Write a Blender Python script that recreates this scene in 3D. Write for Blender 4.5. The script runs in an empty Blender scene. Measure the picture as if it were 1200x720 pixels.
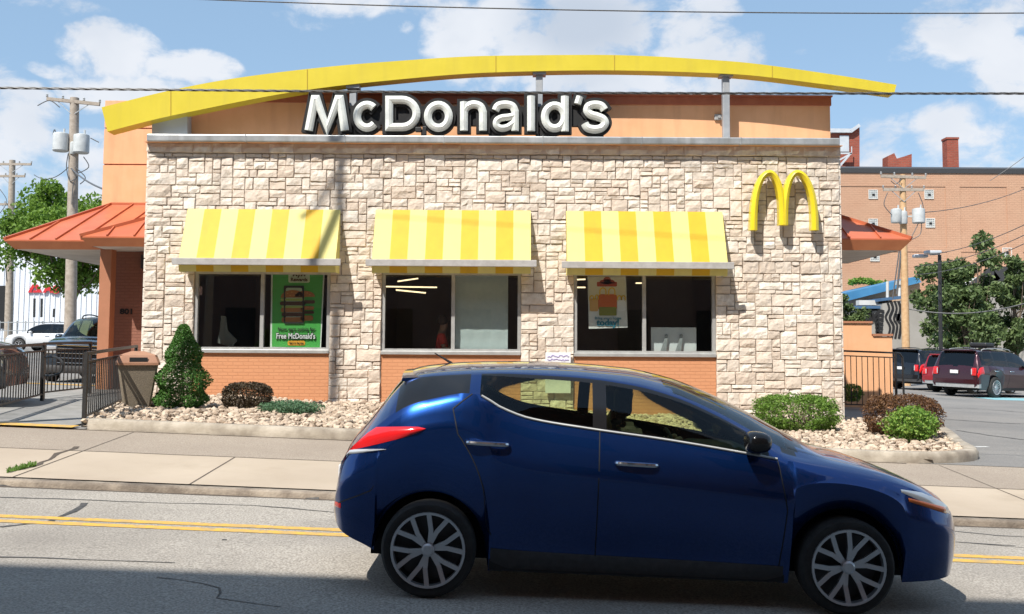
import bpy, bmesh, math, random
import numpy as np
from mathutils import Vector, Matrix, noise as mnoise
R = math.radians
random.seed(7)
scene = bpy.context.scene
COL = scene.collection

# ------------------------------------------------------------------ camera
EYE = 1.64; F = 1200.0; PITCH = math.atan(85/1200.0); ROLL = 0.006
_f = Vector((0, math.cos(PITCH), math.sin(PITCH)))
_u0 = Vector((0, -math.sin(PITCH), math.cos(PITCH)))
_r0 = Vector((1, 0, 0))
_r = _r0*math.cos(ROLL) + _u0*math.sin(ROLL)
_u = _u0*math.cos(ROLL) - _r0*math.sin(ROLL)
cd = bpy.data.cameras.new('camera'); cam = bpy.data.objects.new('camera', cd); COL.objects.link(cam)
cd.sensor_fit = 'HORIZONTAL'; cd.sensor_width = 36; cd.lens = 36*F/1200; cd.shift_y = -40/1200.0
cd.clip_start = 0.1; cd.clip_end = 3000
m = Matrix((( _r.x, _u.x, -_f.x, 0), (_r.y, _u.y, -_f.y, 0), (_r.z, _u.z, -_f.z, EYE), (0, 0, 0, 1)))
cam.matrix_world = m
scene.camera = cam

def ray(u, v):
    xc = (u-600)/F; yc = -(v-320)/F
    return _f + _r*xc + _u*yc
def W(u, v, Y):
    d = ray(u, v); t = Y/d.y
    return Vector((d.x*t, Y, EYE+d.z*t))
def smooth(a, b, t):
    t = max(0, min(1, (t-a)/(b-a))); return t*t*(3-2*t)
def prof(y):
    if y < 10.56: return 0.0
    if y < 14.2: return 0.06 + 0.19*(y-10.56)/3.64
    if y < 21: return 0.25 + 0.09*(y-14.2)/6.8
    return 0.34 + 0.0016*min(y-21, 60)
def gz(x, y):
    return -1.05*math.tanh(x/30.0) + prof(y)
def G(u, v):
    d = ray(u, v); lo, hi = 2.0, 300.0
    for _ in range(60):
        m_ = (lo+hi)/2; p = Vector((0, 0, EYE)) + d*(m_/d.y)
        if p.z > gz(p.x, p.y): lo = m_
        else: hi = m_
    p = Vector((0, 0, EYE)) + d*(lo/d.y); p.z = gz(p.x, p.y)
    return p

# ------------------------------------------------------------------ materials
def N(nt, t, **kw):
    n = nt.nodes.new(t)
    for k, v in kw.items():
        try: setattr(n, k, v)
        except Exception: pass
    return n
def hexc(r, g, b): return (r, g, b, 1)
MATS = {}
def pmat(name, c1, c2=None, scale=3.0, detail=6, rough=0.7, metal=0.0, bump=0.0, bscale=30.0, coat=0.0, spec=0.5,
         c3=None, scale3=0.4, fac3=0.5, tint=0.0, c4=None, trans=0.0, rough2=None, facing_dark=None, streak=None, sfac=.4):
    m = bpy.data.materials.new(name); m.use_nodes = True; nt = m.node_tree
    b = nt.nodes['Principled BSDF']; L = nt.links
    b.inputs['Roughness'].default_value = rough; b.inputs['Metallic'].default_value = metal
    b.inputs['Coat Weight'].default_value = coat; b.inputs['Coat Roughness'].default_value = 0.03
    b.inputs['Specular IOR Level'].default_value = spec
    tc = N(nt, 'ShaderNodeTexCoord')
    col = None
    def mix(fac, a, c):
        x = N(nt, 'ShaderNodeMix', data_type='RGBA')
        if isinstance(fac, (int, float)): x.inputs[0].default_value = fac
        else: L.new(fac, x.inputs[0])
        for s, k in ((a, 6), (c, 7)):
            if isinstance(s, tuple): x.inputs[k].default_value = s if len(s) == 4 else s+(1,)
            else: L.new(s, x.inputs[k])
        return x.outputs[2]
    def nz(sc, det=6, lo=0.35, hi=0.65):
        n = N(nt, 'ShaderNodeTexNoise'); n.inputs['Scale'].default_value = sc; n.inputs['Detail'].default_value = det
        n.inputs['Roughness'].default_value = 0.6
        L.new(tc.outputs['Object'], n.inputs['Vector'])
        mr = N(nt, 'ShaderNodeMapRange'); mr.inputs[1].default_value = lo; mr.inputs[2].default_value = hi
        L.new(n.outputs[0], mr.inputs[0]); return mr.outputs[0], n.outputs[0]
    col = tuple(c1)
    if c2 is not None: col = mix(nz(scale, detail)[0], tuple(c1), tuple(c2))
    if c4 is not None:   # per-face tint attribute blends to c4
        at = N(nt, 'ShaderNodeAttribute', attribute_name='tint'); col = mix(at.outputs['Fac'], col, tuple(c4))
    if c3 is not None:
        f = nz(scale3, 5, 0.42, 0.7)[0]
        mm = N(nt, 'ShaderNodeMath', operation='MULTIPLY'); L.new(f, mm.inputs[0]); mm.inputs[1].default_value = fac3
        col = mix(mm.outputs[0], col, tuple(c3))
    if streak is not None:   # run-off stains: noise drawn out along the height
        mp = N(nt, 'ShaderNodeMapping'); mp.inputs['Scale'].default_value = (3.2, 3.2, .35); L.new(tc.outputs['Object'], mp.inputs[0])
        n = N(nt, 'ShaderNodeTexNoise'); n.inputs['Scale'].default_value = 1.6; n.inputs['Detail'].default_value = 7; L.new(mp.outputs[0], n.inputs['Vector'])
        mr = N(nt, 'ShaderNodeMapRange'); mr.inputs[1].default_value = .5; mr.inputs[2].default_value = .72; mr.inputs[4].default_value = sfac; L.new(n.outputs[0], mr.inputs[0])
        col = mix(mr.outputs[0], col, tuple(streak))
    if facing_dark is not None:
        ge = N(nt, 'ShaderNodeNewGeometry'); col = mix(ge.outputs['Backfacing'], col, tuple(facing_dark))
    if isinstance(col, tuple): b.inputs['Base Color'].default_value = col if len(col) == 4 else col+(1,)
    else: L.new(col, b.inputs['Base Color'])
    if bump:
        n = N(nt, 'ShaderNodeTexNoise'); n.inputs['Scale'].default_value = bscale; n.inputs['Detail'].default_value = 5
        L.new(tc.outputs['Object'], n.inputs['Vector'])
        bp = N(nt, 'ShaderNodeBump'); bp.inputs['Strength'].default_value = 1.0; bp.inputs['Distance'].default_value = bump
        L.new(n.outputs[0], bp.inputs['Height']); L.new(bp.outputs[0], b.inputs['Normal'])
    if trans:
        tr = N(nt, 'ShaderNodeBsdfTranslucent')
        if isinstance(col, tuple): tr.inputs[0].default_value = col if len(col) == 4 else col+(1,)
        else: L.new(col, tr.inputs[0])
        mx = N(nt, 'ShaderNodeMixShader'); mx.inputs[0].default_value = trans
        L.new(b.outputs[0], mx.inputs[1]); L.new(tr.outputs[0], mx.inputs[2])
        L.new(mx.outputs[0], nt.nodes['Material Output'].inputs[0])
    MATS[name] = m
    return m
def glassmat(name, tintc=(0.5, 0.6, 0.55), refl=0.12, rough=0.0):
    """thin window glass: tinted transparent + fresnel reflection"""
    m = bpy.data.materials.new(name); m.use_nodes = True; nt = m.node_tree; L = nt.links
    nt.nodes.remove(nt.nodes['Principled BSDF'])
    t = N(nt, 'ShaderNodeBsdfTransparent'); t.inputs[0].default_value = tuple(tintc)+(1,)
    g = N(nt, 'ShaderNodeBsdfGlossy'); g.inputs['Roughness'].default_value = rough; g.inputs[0].default_value = (.9, .9, .9, 1)
    fr = N(nt, 'ShaderNodeFresnel'); fr.inputs[0].default_value = 1.5
    a = N(nt, 'ShaderNodeMath', operation='ADD'); a.inputs[1].default_value = refl-0.04; L.new(fr.outputs[0], a.inputs[0])
    mx = N(nt, 'ShaderNodeMixShader'); L.new(a.outputs[0], mx.inputs[0]); L.new(t.outputs[0], mx.inputs[1]); L.new(g.outputs[0], mx.inputs[2])
    L.new(mx.outputs[0], nt.nodes['Material Output'].inputs[0])
    return m
def brickmat(name, c1, c2, mortar, bw=0.2, bh=0.067, ms=0.008, bump=0.006, rough=0.8, vary=0.3, c3=None, coord='XZ', paint=False, msm=.3):
    m = bpy.data.materials.new(name); m.use_nodes = True; nt = m.node_tree; L = nt.links; b = nt.nodes['Principled BSDF']
    b.inputs['Roughness'].default_value = rough
    tc = N(nt, 'ShaderNodeTexCoord'); sp = N(nt, 'ShaderNodeSeparateXYZ'); L.new(tc.outputs['Object'], sp.inputs[0])
    add = N(nt, 'ShaderNodeMath', operation='ADD'); L.new(sp.outputs[0], add.inputs[0]); L.new(sp.outputs[1], add.inputs[1])
    cb = N(nt, 'ShaderNodeCombineXYZ'); L.new(add.outputs[0], cb.inputs[0]); L.new(sp.outputs[2], cb.inputs[1])
    br = N(nt, 'ShaderNodeTexBrick'); L.new(cb.outputs[0], br.inputs[0])
    br.inputs['Color1'].default_value = tuple(c1)+(1,); br.inputs['Color2'].default_value = tuple(c2)+(1,); br.inputs['Mortar'].default_value = tuple(mortar)+(1,)
    br.inputs['Scale'].default_value = 1; br.inputs['Mortar Size'].default_value = ms; br.inputs['Brick Width'].default_value = bw; br.inputs['Row Height'].default_value = bh
    br.inputs['Mortar Smooth'].default_value = msm
    n = N(nt, 'ShaderNodeTexNoise'); n.inputs['Scale'].default_value = 0.7; n.inputs['Detail'].default_value = 8; L.new(tc.outputs['Object'], n.inputs['Vector'])
    mr = N(nt, 'ShaderNodeMapRange'); mr.inputs[1].default_value = .35; mr.inputs[2].default_value = .7; mr.inputs[3].default_value = 0; mr.inputs[4].default_value = vary
    L.new(n.outputs[0], mr.inputs[0])
    mx = N(nt, 'ShaderNodeMix', data_type='RGBA'); L.new(mr.outputs[0], mx.inputs[0]); L.new(br.outputs[0], mx.inputs[6])
    mx.inputs[7].default_value = tuple(c3 if c3 else [k*.6 for k in c1])+(1,)
    L.new(mx.outputs[2], b.inputs['Base Color'])
    bp = N(nt, 'ShaderNodeBump'); bp.inputs['Distance'].default_value = bump; bp.invert = True
    n2 = N(nt, 'ShaderNodeTexNoise'); n2.inputs['Scale'].default_value = 60; L.new(tc.outputs['Object'], n2.inputs['Vector'])
    s2 = N(nt, 'ShaderNodeMath', operation='MULTIPLY_ADD'); L.new(n2.outputs[0], s2.inputs[0]); s2.inputs[1].default_value = -.25; L.new(br.outputs['Fac'], s2.inputs[2])
    L.new(s2.outputs[0], bp.inputs['Height']); L.new(bp.outputs[0], b.inputs['Normal'])
    return m
def emis(name, c, s):
    m = bpy.data.materials.new(name); m.use_nodes = True; b = m.node_tree.nodes['Principled BSDF']
    b.inputs['Base Color'].default_value = tuple(c)+(1,); b.inputs['Emission Color'].default_value = tuple(c)+(1,); b.inputs['Emission Strength'].default_value = s
    return m

# ------------------------------------------------------------------ mesh builder
class MB:
    def __init__(s): s.v = []; s.f = []; s.mi = []; s.t = []; s.smooth = False
    def add(s, vs, fs, mi=0, t=0.0):
        o = len(s.v); s.v.extend([tuple(p) for p in vs])
        for f in fs: s.f.append(tuple(i+o for i in f)); s.mi.append(mi); s.t.append(t)
        return s
    def box(s, x0, x1, y0, y1, z0, z1, mi=0, t=0.0):
        v = [(x, y, z) for z in (z0, z1) for y in (y0, y1) for x in (x0, x1)]
        return s.add(v, [(0, 2, 3, 1), (4, 5, 7, 6), (0, 1, 5, 4), (2, 6, 7, 3), (0, 4, 6, 2), (1, 3, 7, 5)], mi, t)
    def bbox(s, x0, x1, y0, y1, z0, z1, b=0.01, mi=0):
        """box with chamfered edges"""
        bm = bmesh.new(); bmesh.ops.create_cube(bm, size=1)
        for v in bm.verts: v.co = Vector(((x0+x1)/2+v.co.x*(x1-x0), (y0+y1)/2+v.co.y*(y1-y0), (z0+z1)/2+v.co.z*(z1-z0)))
        bmesh.ops.bevel(bm, geom=bm.edges[:], offset=b, segments=2, affect='EDGES', profile=0.5)
        return s.bm(bm, mi)
    def bm(s, bm, mi=0):
        bm.verts.index_update(); vs = [v.co[:] for v in bm.verts]; fs = [[v.index for v in f.verts] for f in bm.faces]; bm.free()
        return s.add(vs, fs, mi)
    def prism(s, poly, d, mi=0, cap=True, t=0.0):
        d = Vector(d); n = len(poly); P = [Vector(p) for p in poly]
        vs = P + [p+d for p in P]
        fs = [(i, (i+1) % n, (i+1) % n+n, i+n) for i in range(n)]
        if cap: fs += [tuple(range(n))[::-1], tuple(range(n, 2*n))]
        return s.add(vs, fs, mi, t)
    def quad(s, a, b, c, d, mi=0, t=0.0): return s.add([a, b, c, d], [(0, 1, 2, 3)], mi, t)
    def tube(s, path, r, n=8, mi=0, caps=True):
        path = [Vector(p) for p in path]; rs = r if isinstance(r, (list, tuple)) else [r]*len(path)
        rings = []; ref = None
        for i, p in enumerate(path):
            d = (path[min(i+1, len(path)-1)]-path[max(i-1, 0)])
            if d.length < 1e-9: d = Vector((0, 0, 1))
            d.normalize()
            if ref is None: ref = Vector((0, 0, 1)) if abs(d.z) < .9 else Vector((1, 0, 0))
            a = d.cross(ref).normalized(); b = a.cross(d).normalized(); ref = b
            rings.append([p+(a*math.cos(2*math.pi*k/n)+b*math.sin(2*math.pi*k/n))*rs[i] for k in range(n)])
        vs = [q for rg in rings for q in rg]; fs = []
        for i in range(len(rings)-1):
            for k in range(n): fs.append((i*n+k, i*n+(k+1) % n, (i+1)*n+(k+1) % n, (i+1)*n+k))
        if caps: fs.append(tuple(range(n))[::-1]); fs.append(tuple(range((len(rings)-1)*n, len(rings)*n)))
        return s.add(vs, fs, mi)
    def bar(s, a, b, w, h=None, mi=0, up=(0, 0, 1)):
        a = Vector(a); b = Vector(b); h = h or w; d = (b-a).normalized(); up = Vector(up)
        if abs(d.dot(up)) > .98: up = Vector((1, 0, 0))
        x = d.cross(up).normalized()*w/2; z = x.cross(d).normalized()*h/2
        vs = [a-x-z, a+x-z, a+x+z, a-x+z]; return s.prism(vs, b-a, mi)
    def lathe(s, pr, n=24, axis='Z', c=(0, 0, 0), mi=0, sy=1.0, caps=True):
        c = Vector(c); vs = []
        for r, h in pr:
            for k in range(n):
                a = 2*math.pi*k/n; x, y = r*math.cos(a), r*math.sin(a)*sy
                vs.append(c+(Vector((x, y, h)) if axis == 'Z' else Vector((x, h, y)) if axis == 'Y' else Vector((h, x, y))))
        fs = []
        for i in range(len(pr)-1):
            for k in range(n): fs.append((i*n+k, i*n+(k+1) % n, (i+1)*n+(k+1) % n, (i+1)*n+k))
        if caps: fs.append(tuple(range(n))[::-1]); fs.append(tuple(range((len(pr)-1)*n, len(pr)*n)))
        return s.add(vs, fs, mi)
    def grid(s, fn, nu, nv, mi=0, skip=None, matfn=None):
        vs = [fn(i/nu, j/nv) for i in range(nu+1) for j in range(nv+1)]; o = len(s.v); s.v.extend([tuple(p) for p in vs])
        for i in range(nu):
            for j in range(nv):
                if skip and skip(i, j): continue
                s.f.append(tuple(o+q for q in (i*(nv+1)+j, (i+1)*(nv+1)+j, (i+1)*(nv+1)+j+1, i*(nv+1)+j+1)))
                s.mi.append(matfn(i, j) if matfn else mi); s.t.append(0)
        return s
def empty(name, loc, label=None, cat=None, group=None, rz=0.0, kind=None):
    o = bpy.data.objects.new(name, None); COL.objects.link(o); o.location = loc; o.rotation_euler = (0, 0, rz)
    o.empty_display_size = .3
    tag(o, label, cat, group, kind); return o
def tag(o, label=None, cat=None, group=None, kind=None):
    if label: o['label'] = label
    if cat: o['category'] = cat
    if group: o['group'] = group
    if kind: o['kind'] = kind
    return o
def obj(name, mb, mats, parent=None, local=False, smooth=None, autos=None, tint=False):
    """link a builder as ONE mesh object; world coordinates unless local"""
    me = bpy.data.meshes.new(name)
    vs = mb.v
    if parent is not None and not local:
        off = WLOC(parent); vs = [(p[0]-off.x, p[1]-off.y, p[2]-off.z) for p in vs]
    me.from_pydata(vs, [], mb.f)
    if not isinstance(mats, (list, tuple)): mats = [mats]
    for m_ in mats: me.materials.append(m_)
    me.polygons.foreach_set('material_index', mb.mi)
    if tint:
        a = me.attributes.new('tint', 'FLOAT', 'FACE'); a.data.foreach_set('value', mb.t)
    sm = mb.smooth if smooth is None else smooth
    me.validate(); me.update()
    bm = bmesh.new(); bm.from_mesh(me)
    if not tint and len(bm.faces) < 60000: bmesh.ops.recalc_face_normals(bm, faces=bm.faces[:])
    bm.to_mesh(me); bm.free()
    if sm:
        me.polygons.foreach_set('use_smooth', [True]*len(me.polygons))
        try: me.set_sharp_from_angle(angle=R(autos or 35))
        except Exception: pass
    o = bpy.data.objects.new(name, me); COL.objects.link(o); o.parent = parent
    return o
def WLOC(o):
    p = Vector((0, 0, 0))
    while o is not None: p += Vector(o.location); o = o.parent
    return p
def single(name, mb, mats, label, cat, group=None, **kw):
    """thing that is one mesh: origin moved to its base"""
    A = np.array(mb.v); c = Vector(((A[:, 0].min()+A[:, 0].max())/2, (A[:, 1].min()+A[:, 1].max())/2, A[:, 2].min()))
    mb.v = [(p[0]-c.x, p[1]-c.y, p[2]-c.z) for p in mb.v]
    o = obj(name, mb, mats, **kw); o.location = c; return tag(o, label, cat, group)
def struct(name, mb, mats, **kw): return tag(obj(name, mb, mats, **kw), kind='structure')
def copy_tree(o, parent=None):
    c = o.copy(); COL.objects.link(c); c.parent = parent
    for ch in [k for k in bpy.data.objects if k.parent == o]: copy_tree(ch, c)
    return c
def text_mesh(txt, size, extrude=0.004, offset=0.0, align='CENTER', res=3):
    """flat lettering in the XY plane, returned as (verts, faces)"""
    cu = bpy.data.curves.new('t', 'FONT'); cu.body = txt; cu.size = size; cu.extrude = extrude; cu.offset = offset; cu.align_x = align; cu.align_y = 'CENTER'; cu.resolution_u = res
    o = bpy.data.objects.new('t', cu); me = bpy.data.meshes.new_from_object(o)
    vs = [v.co.copy() for v in me.vertices]; fs = [tuple(p.vertices) for p in me.polygons]
    bpy.data.objects.remove(o); bpy.data.curves.remove(cu); bpy.data.meshes.remove(me); return vs, fs
def put_text(mb, txt, size, c, mi=0, ax=Vector((1, 0, 0)), up=Vector((0, 0, 1)), extrude=.003, offset=0.0, sx=1.0):
    vs, fs = text_mesh(txt, size, extrude, offset); nrm = ax.cross(up)
    c = Vector(c); mb.add([c+ax*(p.x*sx)+up*p.y+nrm*p.z for p in vs], fs, mi); return mb
def strip_pts(pts, k=6, closed=False):
    """Catmull-Rom through 2D/3D points"""
    P = [Vector(p) for p in pts]; out = []; n = len(P)
    rng = range(n if closed else n-1)
    for i in rng:
        p0, p1, p2, p3 = (P[(i-1) % n] if closed or i else P[0]), P[i], P[(i+1) % n], (P[(i+2) % n] if closed or i+2 < n else P[-1])
        for j in range(k):
            t = j/k; out.append(0.5*((2*p1)+(p2-p0)*t+(2*p0-5*p1+4*p2-p3)*t*t+(3*p1-p0-3*p2+p3)*t**3))
    if not closed: out.append(P[-1])
    return out
def interp(tab, x):
    if x <= tab[0][0]: return tab[0][1]
    for (a, b), (c, d) in zip(tab, tab[1:]):
        if x <= c: return b+(d-b)*(x-a)/(c-a)
    return tab[-1][1]
def pchip(tab):
    xs = [p[0] for p in tab]; ys = [p[1] for p in tab]; n = len(xs)
    h = [xs[i+1]-xs[i] for i in range(n-1)]; d = [(ys[i+1]-ys[i])/h[i] for i in range(n-1)]
    mm = [0]*n; mm[0] = d[0]; mm[-1] = d[-1]
    for i in range(1, n-1):
        if d[i-1]*d[i] > 0:
            w1, w2 = 2*h[i]+h[i-1], h[i]+2*h[i-1]; mm[i] = (w1+w2)/(w1/d[i-1]+w2/d[i])
    def f(x):
        if x <= xs[0]: return ys[0]
        if x >= xs[-1]: return ys[-1]
        i = max(k for k in range(n-1) if xs[k] <= x); t = (x-xs[i])/h[i]
        return (2*t**3-3*t*t+1)*ys[i]+(t**3-2*t*t+t)*h[i]*mm[i]+(-2*t**3+3*t*t)*ys[i+1]+(t**3-t*t)*h[i]*mm[i+1]
    return f
# ================================================================== LIGHT & SKY
SUN = Vector((-0.62, -1.0, 1.50)).normalized()
elev = math.asin(SUN.z)
ld = bpy.data.lights.new('sun', 'SUN'); ld.energy = 4.8; ld.angle = R(0.53); ld.color = (1.0, 0.955, 0.88)
lo = bpy.data.objects.new('sun', ld); COL.objects.link(lo); lo.rotation_euler = SUN.to_track_quat('Z', 'Y').to_euler(); lo.location = (-20, -40, 50)
w = bpy.data.worlds.new('World'); scene.world = w; w.use_nodes = True; nt = w.node_tree; L = nt.links
bg = nt.nodes['Background']; bg.inputs[1].default_value = 0.10
sky = N(nt, 'ShaderNodeTexSky', sky_type='NISHITA'); sky.sun_disc = False; sky.sun_elevation = elev; sky.sun_rotation = R(212)
sky.air_density = 1.0; sky.dust_density = 0.4; sky.ozone_density = 1.6; sky.altitude = 200
tc = N(nt, 'ShaderNodeTexCoord')
def M_(op, a, b=None, c=None):
    n = N(nt, 'ShaderNodeMath', operation=op)
    for k, x in enumerate((a, b, c)):
        if x is None: continue
        if isinstance(x, (int, float)): n.inputs[k].default_value = x
        else: L.new(x, n.inputs[k])
    return n.outputs[0]
# domain-warped noise
nzw = N(nt, 'ShaderNodeTexNoise'); nzw.inputs['Scale'].default_value = 9; nzw.inputs['Detail'].default_value = 4; L.new(tc.outputs['Generated'], nzw.inputs['Vector'])
vs_ = N(nt, 'ShaderNodeVectorMath', operation='SCALE'); vs_.inputs['Scale'].default_value = 0.05; L.new(nzw.outputs['Color'], vs_.inputs[0])
va = N(nt, 'ShaderNodeVectorMath', operation='ADD'); L.new(tc.outputs['Generated'], va.inputs[0]); L.new(vs_.outputs[0], va.inputs[1])
mp = N(nt, 'ShaderNodeMapping'); mp.inputs['Scale'].default_value = (1, 1, 1.6); L.new(va.outputs[0], mp.inputs[0])
n1 = N(nt, 'ShaderNodeTexNoise'); n1.inputs['Scale'].default_value = 16; n1.inputs['Detail'].default_value = 9; n1.inputs['Roughness'].default_value = 0.62; L.new(mp.outputs[0], n1.inputs['Vector'])
n2 = N(nt, 'ShaderNodeTexNoise'); n2.inputs['Scale'].default_value = 5.0; n2.inputs['Detail'].default_value = 4; L.new(mp.outputs[0], n2.inputs['Vector'])
blobs = [(130, 62, 50, 26, 1.0), (60, 84, 30, 12, .45), (218, 82, 45, 20, .9), (12, 160, 40, 42, .95), (160, 112, 70, 22, .95), (70, 210, 90, 60, .7), (30, 125, 36, 24, .6),
         (545, 40, 52, 40, 1.05), (600, 20, 46, 40, 1.0), (660, 85, 120, 30, .95), (700, 25, 90, 45, 1.0), (640, 60, 90, 30, .95), (815, 30, 42, 44, .95), (830, 78, 65, 40, .95), (760, 100, 130, 34, .9),
         (1120, 45, 48, 40, .95), (1085, 75, 40, 18, .55), (1185, 95, 50, 38, 1.0), (1120, 150, 55, 26, .9), (1020, 172, 50, 42, .85), (1170, 190, 80, 40, .7), (1150, 10, 60, 26, .7), (940, 70, 14, 8, .4), (468, 32, 12, 9, .5),
         (360, 18, 80, 16, .28), (60, 8, 90, 14, .3), (430, 120, 60, 20, .5), (-120, 90, 90, 60, .8), (1330, 120, 90, 70, .9), (410, -60, 160, 60, .8), (900, -90, 200, 50, .8)]
acc = None
for (u, v, ru, rv, amp) in blobs:
    d = ray(u, v).normalized()
    s = N(nt, 'ShaderNodeVectorMath', operation='SUBTRACT'); L.new(va.outputs[0], s.inputs[0]); s.inputs[1].default_value = (d.x+.025, d.y+.025, d.z+.025)
    mlt = N(nt, 'ShaderNodeVectorMath', operation='MULTIPLY'); L.new(s.outputs[0], mlt.inputs[0]); mlt.inputs[1].default_value = (F/ru*.8, F/max(ru, 60)*.4, F/rv*.8)
    ln = N(nt, 'ShaderNodeVectorMath', operation='LENGTH'); L.new(mlt.outputs[0], ln.inputs[0])
    q = N(nt, 'ShaderNodeMapRange', interpolation_type='SMOOTHSTEP'); q.inputs[1].default_value = 1.3; q.inputs[2].default_value = 0.25; q.inputs[3].default_value = 0; q.inputs[4].default_value = amp; L.new(ln.outputs['Value'], q.inputs[0])
    acc = q.outputs[0] if acc is None else M_('MAXIMUM', acc, q.outputs[0])
# general clouds elsewhere (rest of the dome)
gen = N(nt, 'ShaderNodeMapRange'); gen.inputs[1].default_value = .5; gen.inputs[2].default_value = .68; gen.inputs[4].default_value = .75; L.new(n2.outputs[0], gen.inputs[0])
sepg = N(nt, 'ShaderNodeSeparateXYZ'); L.new(tc.outputs['Generated'], sepg.inputs[0])
out_f = N(nt, 'ShaderNodeMapRange'); out_f.inputs[1].default_value = .80; out_f.inputs[2].default_value = .6; L.new(sepg.outputs[1], out_f.inputs[0])
acc = M_('MAXIMUM', acc, M_('MULTIPLY', gen.outputs[0], out_f.outputs[0]))
dens = M_('ADD', acc, M_('MULTIPLY', M_('SUBTRACT', n1.outputs[0], 0.5), 2.6))
dens = M_('MULTIPLY', dens, M_('MINIMUM', M_('MULTIPLY', acc, 3.0), 1.0))
cf = N(nt, 'ShaderNodeMapRange', interpolation_type='SMOOTHSTEP'); cf.inputs[1].default_value = 0.26; cf.inputs[2].default_value = .88; L.new(dens, cf.inputs[0])
# cloud body: bright rims, grey bellies where dense
shade = N(nt, 'ShaderNodeMapRange'); shade.inputs[1].default_value = 0.42; shade.inputs[2].default_value = .62; L.new(n2.outputs[0], shade.inputs[0])
cc = N(nt, 'ShaderNodeMix', data_type='RGBA'); cc.inputs[6].default_value = (6.0, 6.3, 6.8, 1); cc.inputs[7].default_value = (3.9, 4.5, 5.4, 1)
gd = ray(690, 25).normalized(); s = N(nt, 'ShaderNodeVectorMath', operation='SUBTRACT'); L.new(va.outputs[0], s.inputs[0]); s.inputs[1].default_value = (gd.x+.025, gd.y+.025, gd.z+.025)
mlt = N(nt, 'ShaderNodeVectorMath', operation='MULTIPLY'); L.new(s.outputs[0], mlt.inputs[0]); mlt.inputs[1].default_value = (13, 6, 22)
ln = N(nt, 'ShaderNodeVectorMath', operation='LENGTH'); L.new(mlt.outputs[0], ln.inputs[0])
q = N(nt, 'ShaderNodeMapRange', interpolation_type='SMOOTHSTEP'); q.inputs[1].default_value = 1.4; q.inputs[2].default_value = .3; L.new(ln.outputs['Value'], q.inputs[0])
L.new(M_('MAXIMUM', M_('MULTIPLY', shade.outputs[0], .55), M_('MULTIPLY', q.outputs[0], .9)), cc.inputs[0])
skym = N(nt, 'ShaderNodeMix', data_type='RGBA'); skym.inputs[0].default_value = .5; L.new(sky.outputs[0], skym.inputs[6]); skym.inputs[7].default_value = (3.1, 4.75, 6.6, 1)
mx = N(nt, 'ShaderNodeMix', data_type='RGBA'); L.new(cf.outputs[0], mx.inputs[0]); L.new(skym.outputs[2], mx.inputs[6]); L.new(cc.outputs[2], mx.inputs[7])
L.new(mx.outputs[2], bg.inputs[0])
scene.view_settings.view_transform = 'Standard'; scene.view_settings.look = 'None'; scene.view_settings.gamma = 1; scene.view_settings.exposure = 0.48
scene.render.film_transparent = False
scene.cycles.max_bounces = 8; scene.cycles.transparent_max_bounces = 16; scene.cycles.use_denoising = True

# ================================================================== MATERIALS
m_asph = pmat('road_asphalt', (.20, .178, .152), (.50, .455, .395), scale=60, detail=3, rough=.9, bump=.004, bscale=120, c3=(.18, .16, .14), scale3=.45, fac3=.6, streak=None)
m_lot = pmat('lot_asphalt', (.165, .155, .145), (.28, .265, .245), scale=45, rough=.9, bump=.004, bscale=80, c3=(.12, .12, .12), scale3=.35, fac3=.6)
m_walk = pmat('sidewalk_concrete', (.40, .325, .245), (.50, .415, .32), scale=1.4, detail=9, rough=.88, bump=.003, bscale=140, c3=(.32, .25, .19), scale3=.7, fac3=.5)
m_agg = pmat('aggregate_concrete', (.24, .19, .15), (.40, .34, .27), scale=60, detail=4, rough=.9, bump=.004, bscale=90, c3=(.24, .19, .15), scale3=.6, fac3=.5)
m_kerb = pmat('kerb_concrete', (.34, .29, .225), (.48, .42, .34), scale=5, detail=9, rough=.9, bump=.008, bscale=50, c3=(.14, .11, .085), scale3=1.8, fac3=.75)
m_kerbr = pmat('old_road_kerb', (.20, .16, .125), (.36, .30, .235), scale=5, detail=9, rough=.95, bump=.012, bscale=40, c3=(.09, .07, .055), scale3=2.2, fac3=.8)
m_ramp = pmat('ramp_concrete', (.22, .215, .20), (.30, .29, .275), scale=3, rough=.9, bump=.003, bscale=90)
m_dirt = pmat('soil', (.16, .12, .085), (.24, .19, .14), scale=8, rough=1, bump=.01, bscale=20)
m_yel = pmat('yellow_road_paint', (.74, .42, .05), (.56, .33, .075), scale=18, detail=8, rough=.8, bump=.002, bscale=120, c3=(.30, .25, .17), scale3=9, fac3=.75)
m_whitep = pmat('white_road_paint', (.75, .75, .73), (.5, .5, .48), scale=12, rough=.8)
m_bluep = pmat('blue_road_paint', (.16, .42, .48), (.28, .45, .47), scale=6, rough=.8)
m_tar = pmat('crack_tar', (.035, .035, .035), (.09, .085, .08), scale=20, rough=.7)
m_joint = pmat('joint_dirt', (.09, .07, .055), rough=1)
m_stone = pmat('stone_veneer', (.62, .54, .45), (.86, .79, .70), scale=9, detail=8, rough=.88, bump=.012, bscale=22, c4=(.62, .51, .41), c3=(.80, .66, .55), scale3=1.6, fac3=.3, streak=(.40, .33, .27), sfac=.38)
m_mort = pmat('stone_mortar', (.27, .225, .185), (.38, .32, .27), scale=8, rough=1)
m_stucco = pmat('peach_stucco', (.76, .40, .205), (.80, .435, .235), scale=2.5, rough=.85, bump=.002, bscale=160, c3=(.62, .31, .16), scale3=.8, fac3=.25, streak=(.55, .27, .14), sfac=.35)
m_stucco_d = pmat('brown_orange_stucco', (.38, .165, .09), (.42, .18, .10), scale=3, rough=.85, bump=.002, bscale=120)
m_trimbr = pmat('red_brown_trim', (.36, .10, .05), (.42, .13, .065), scale=4, rough=.6)
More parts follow.
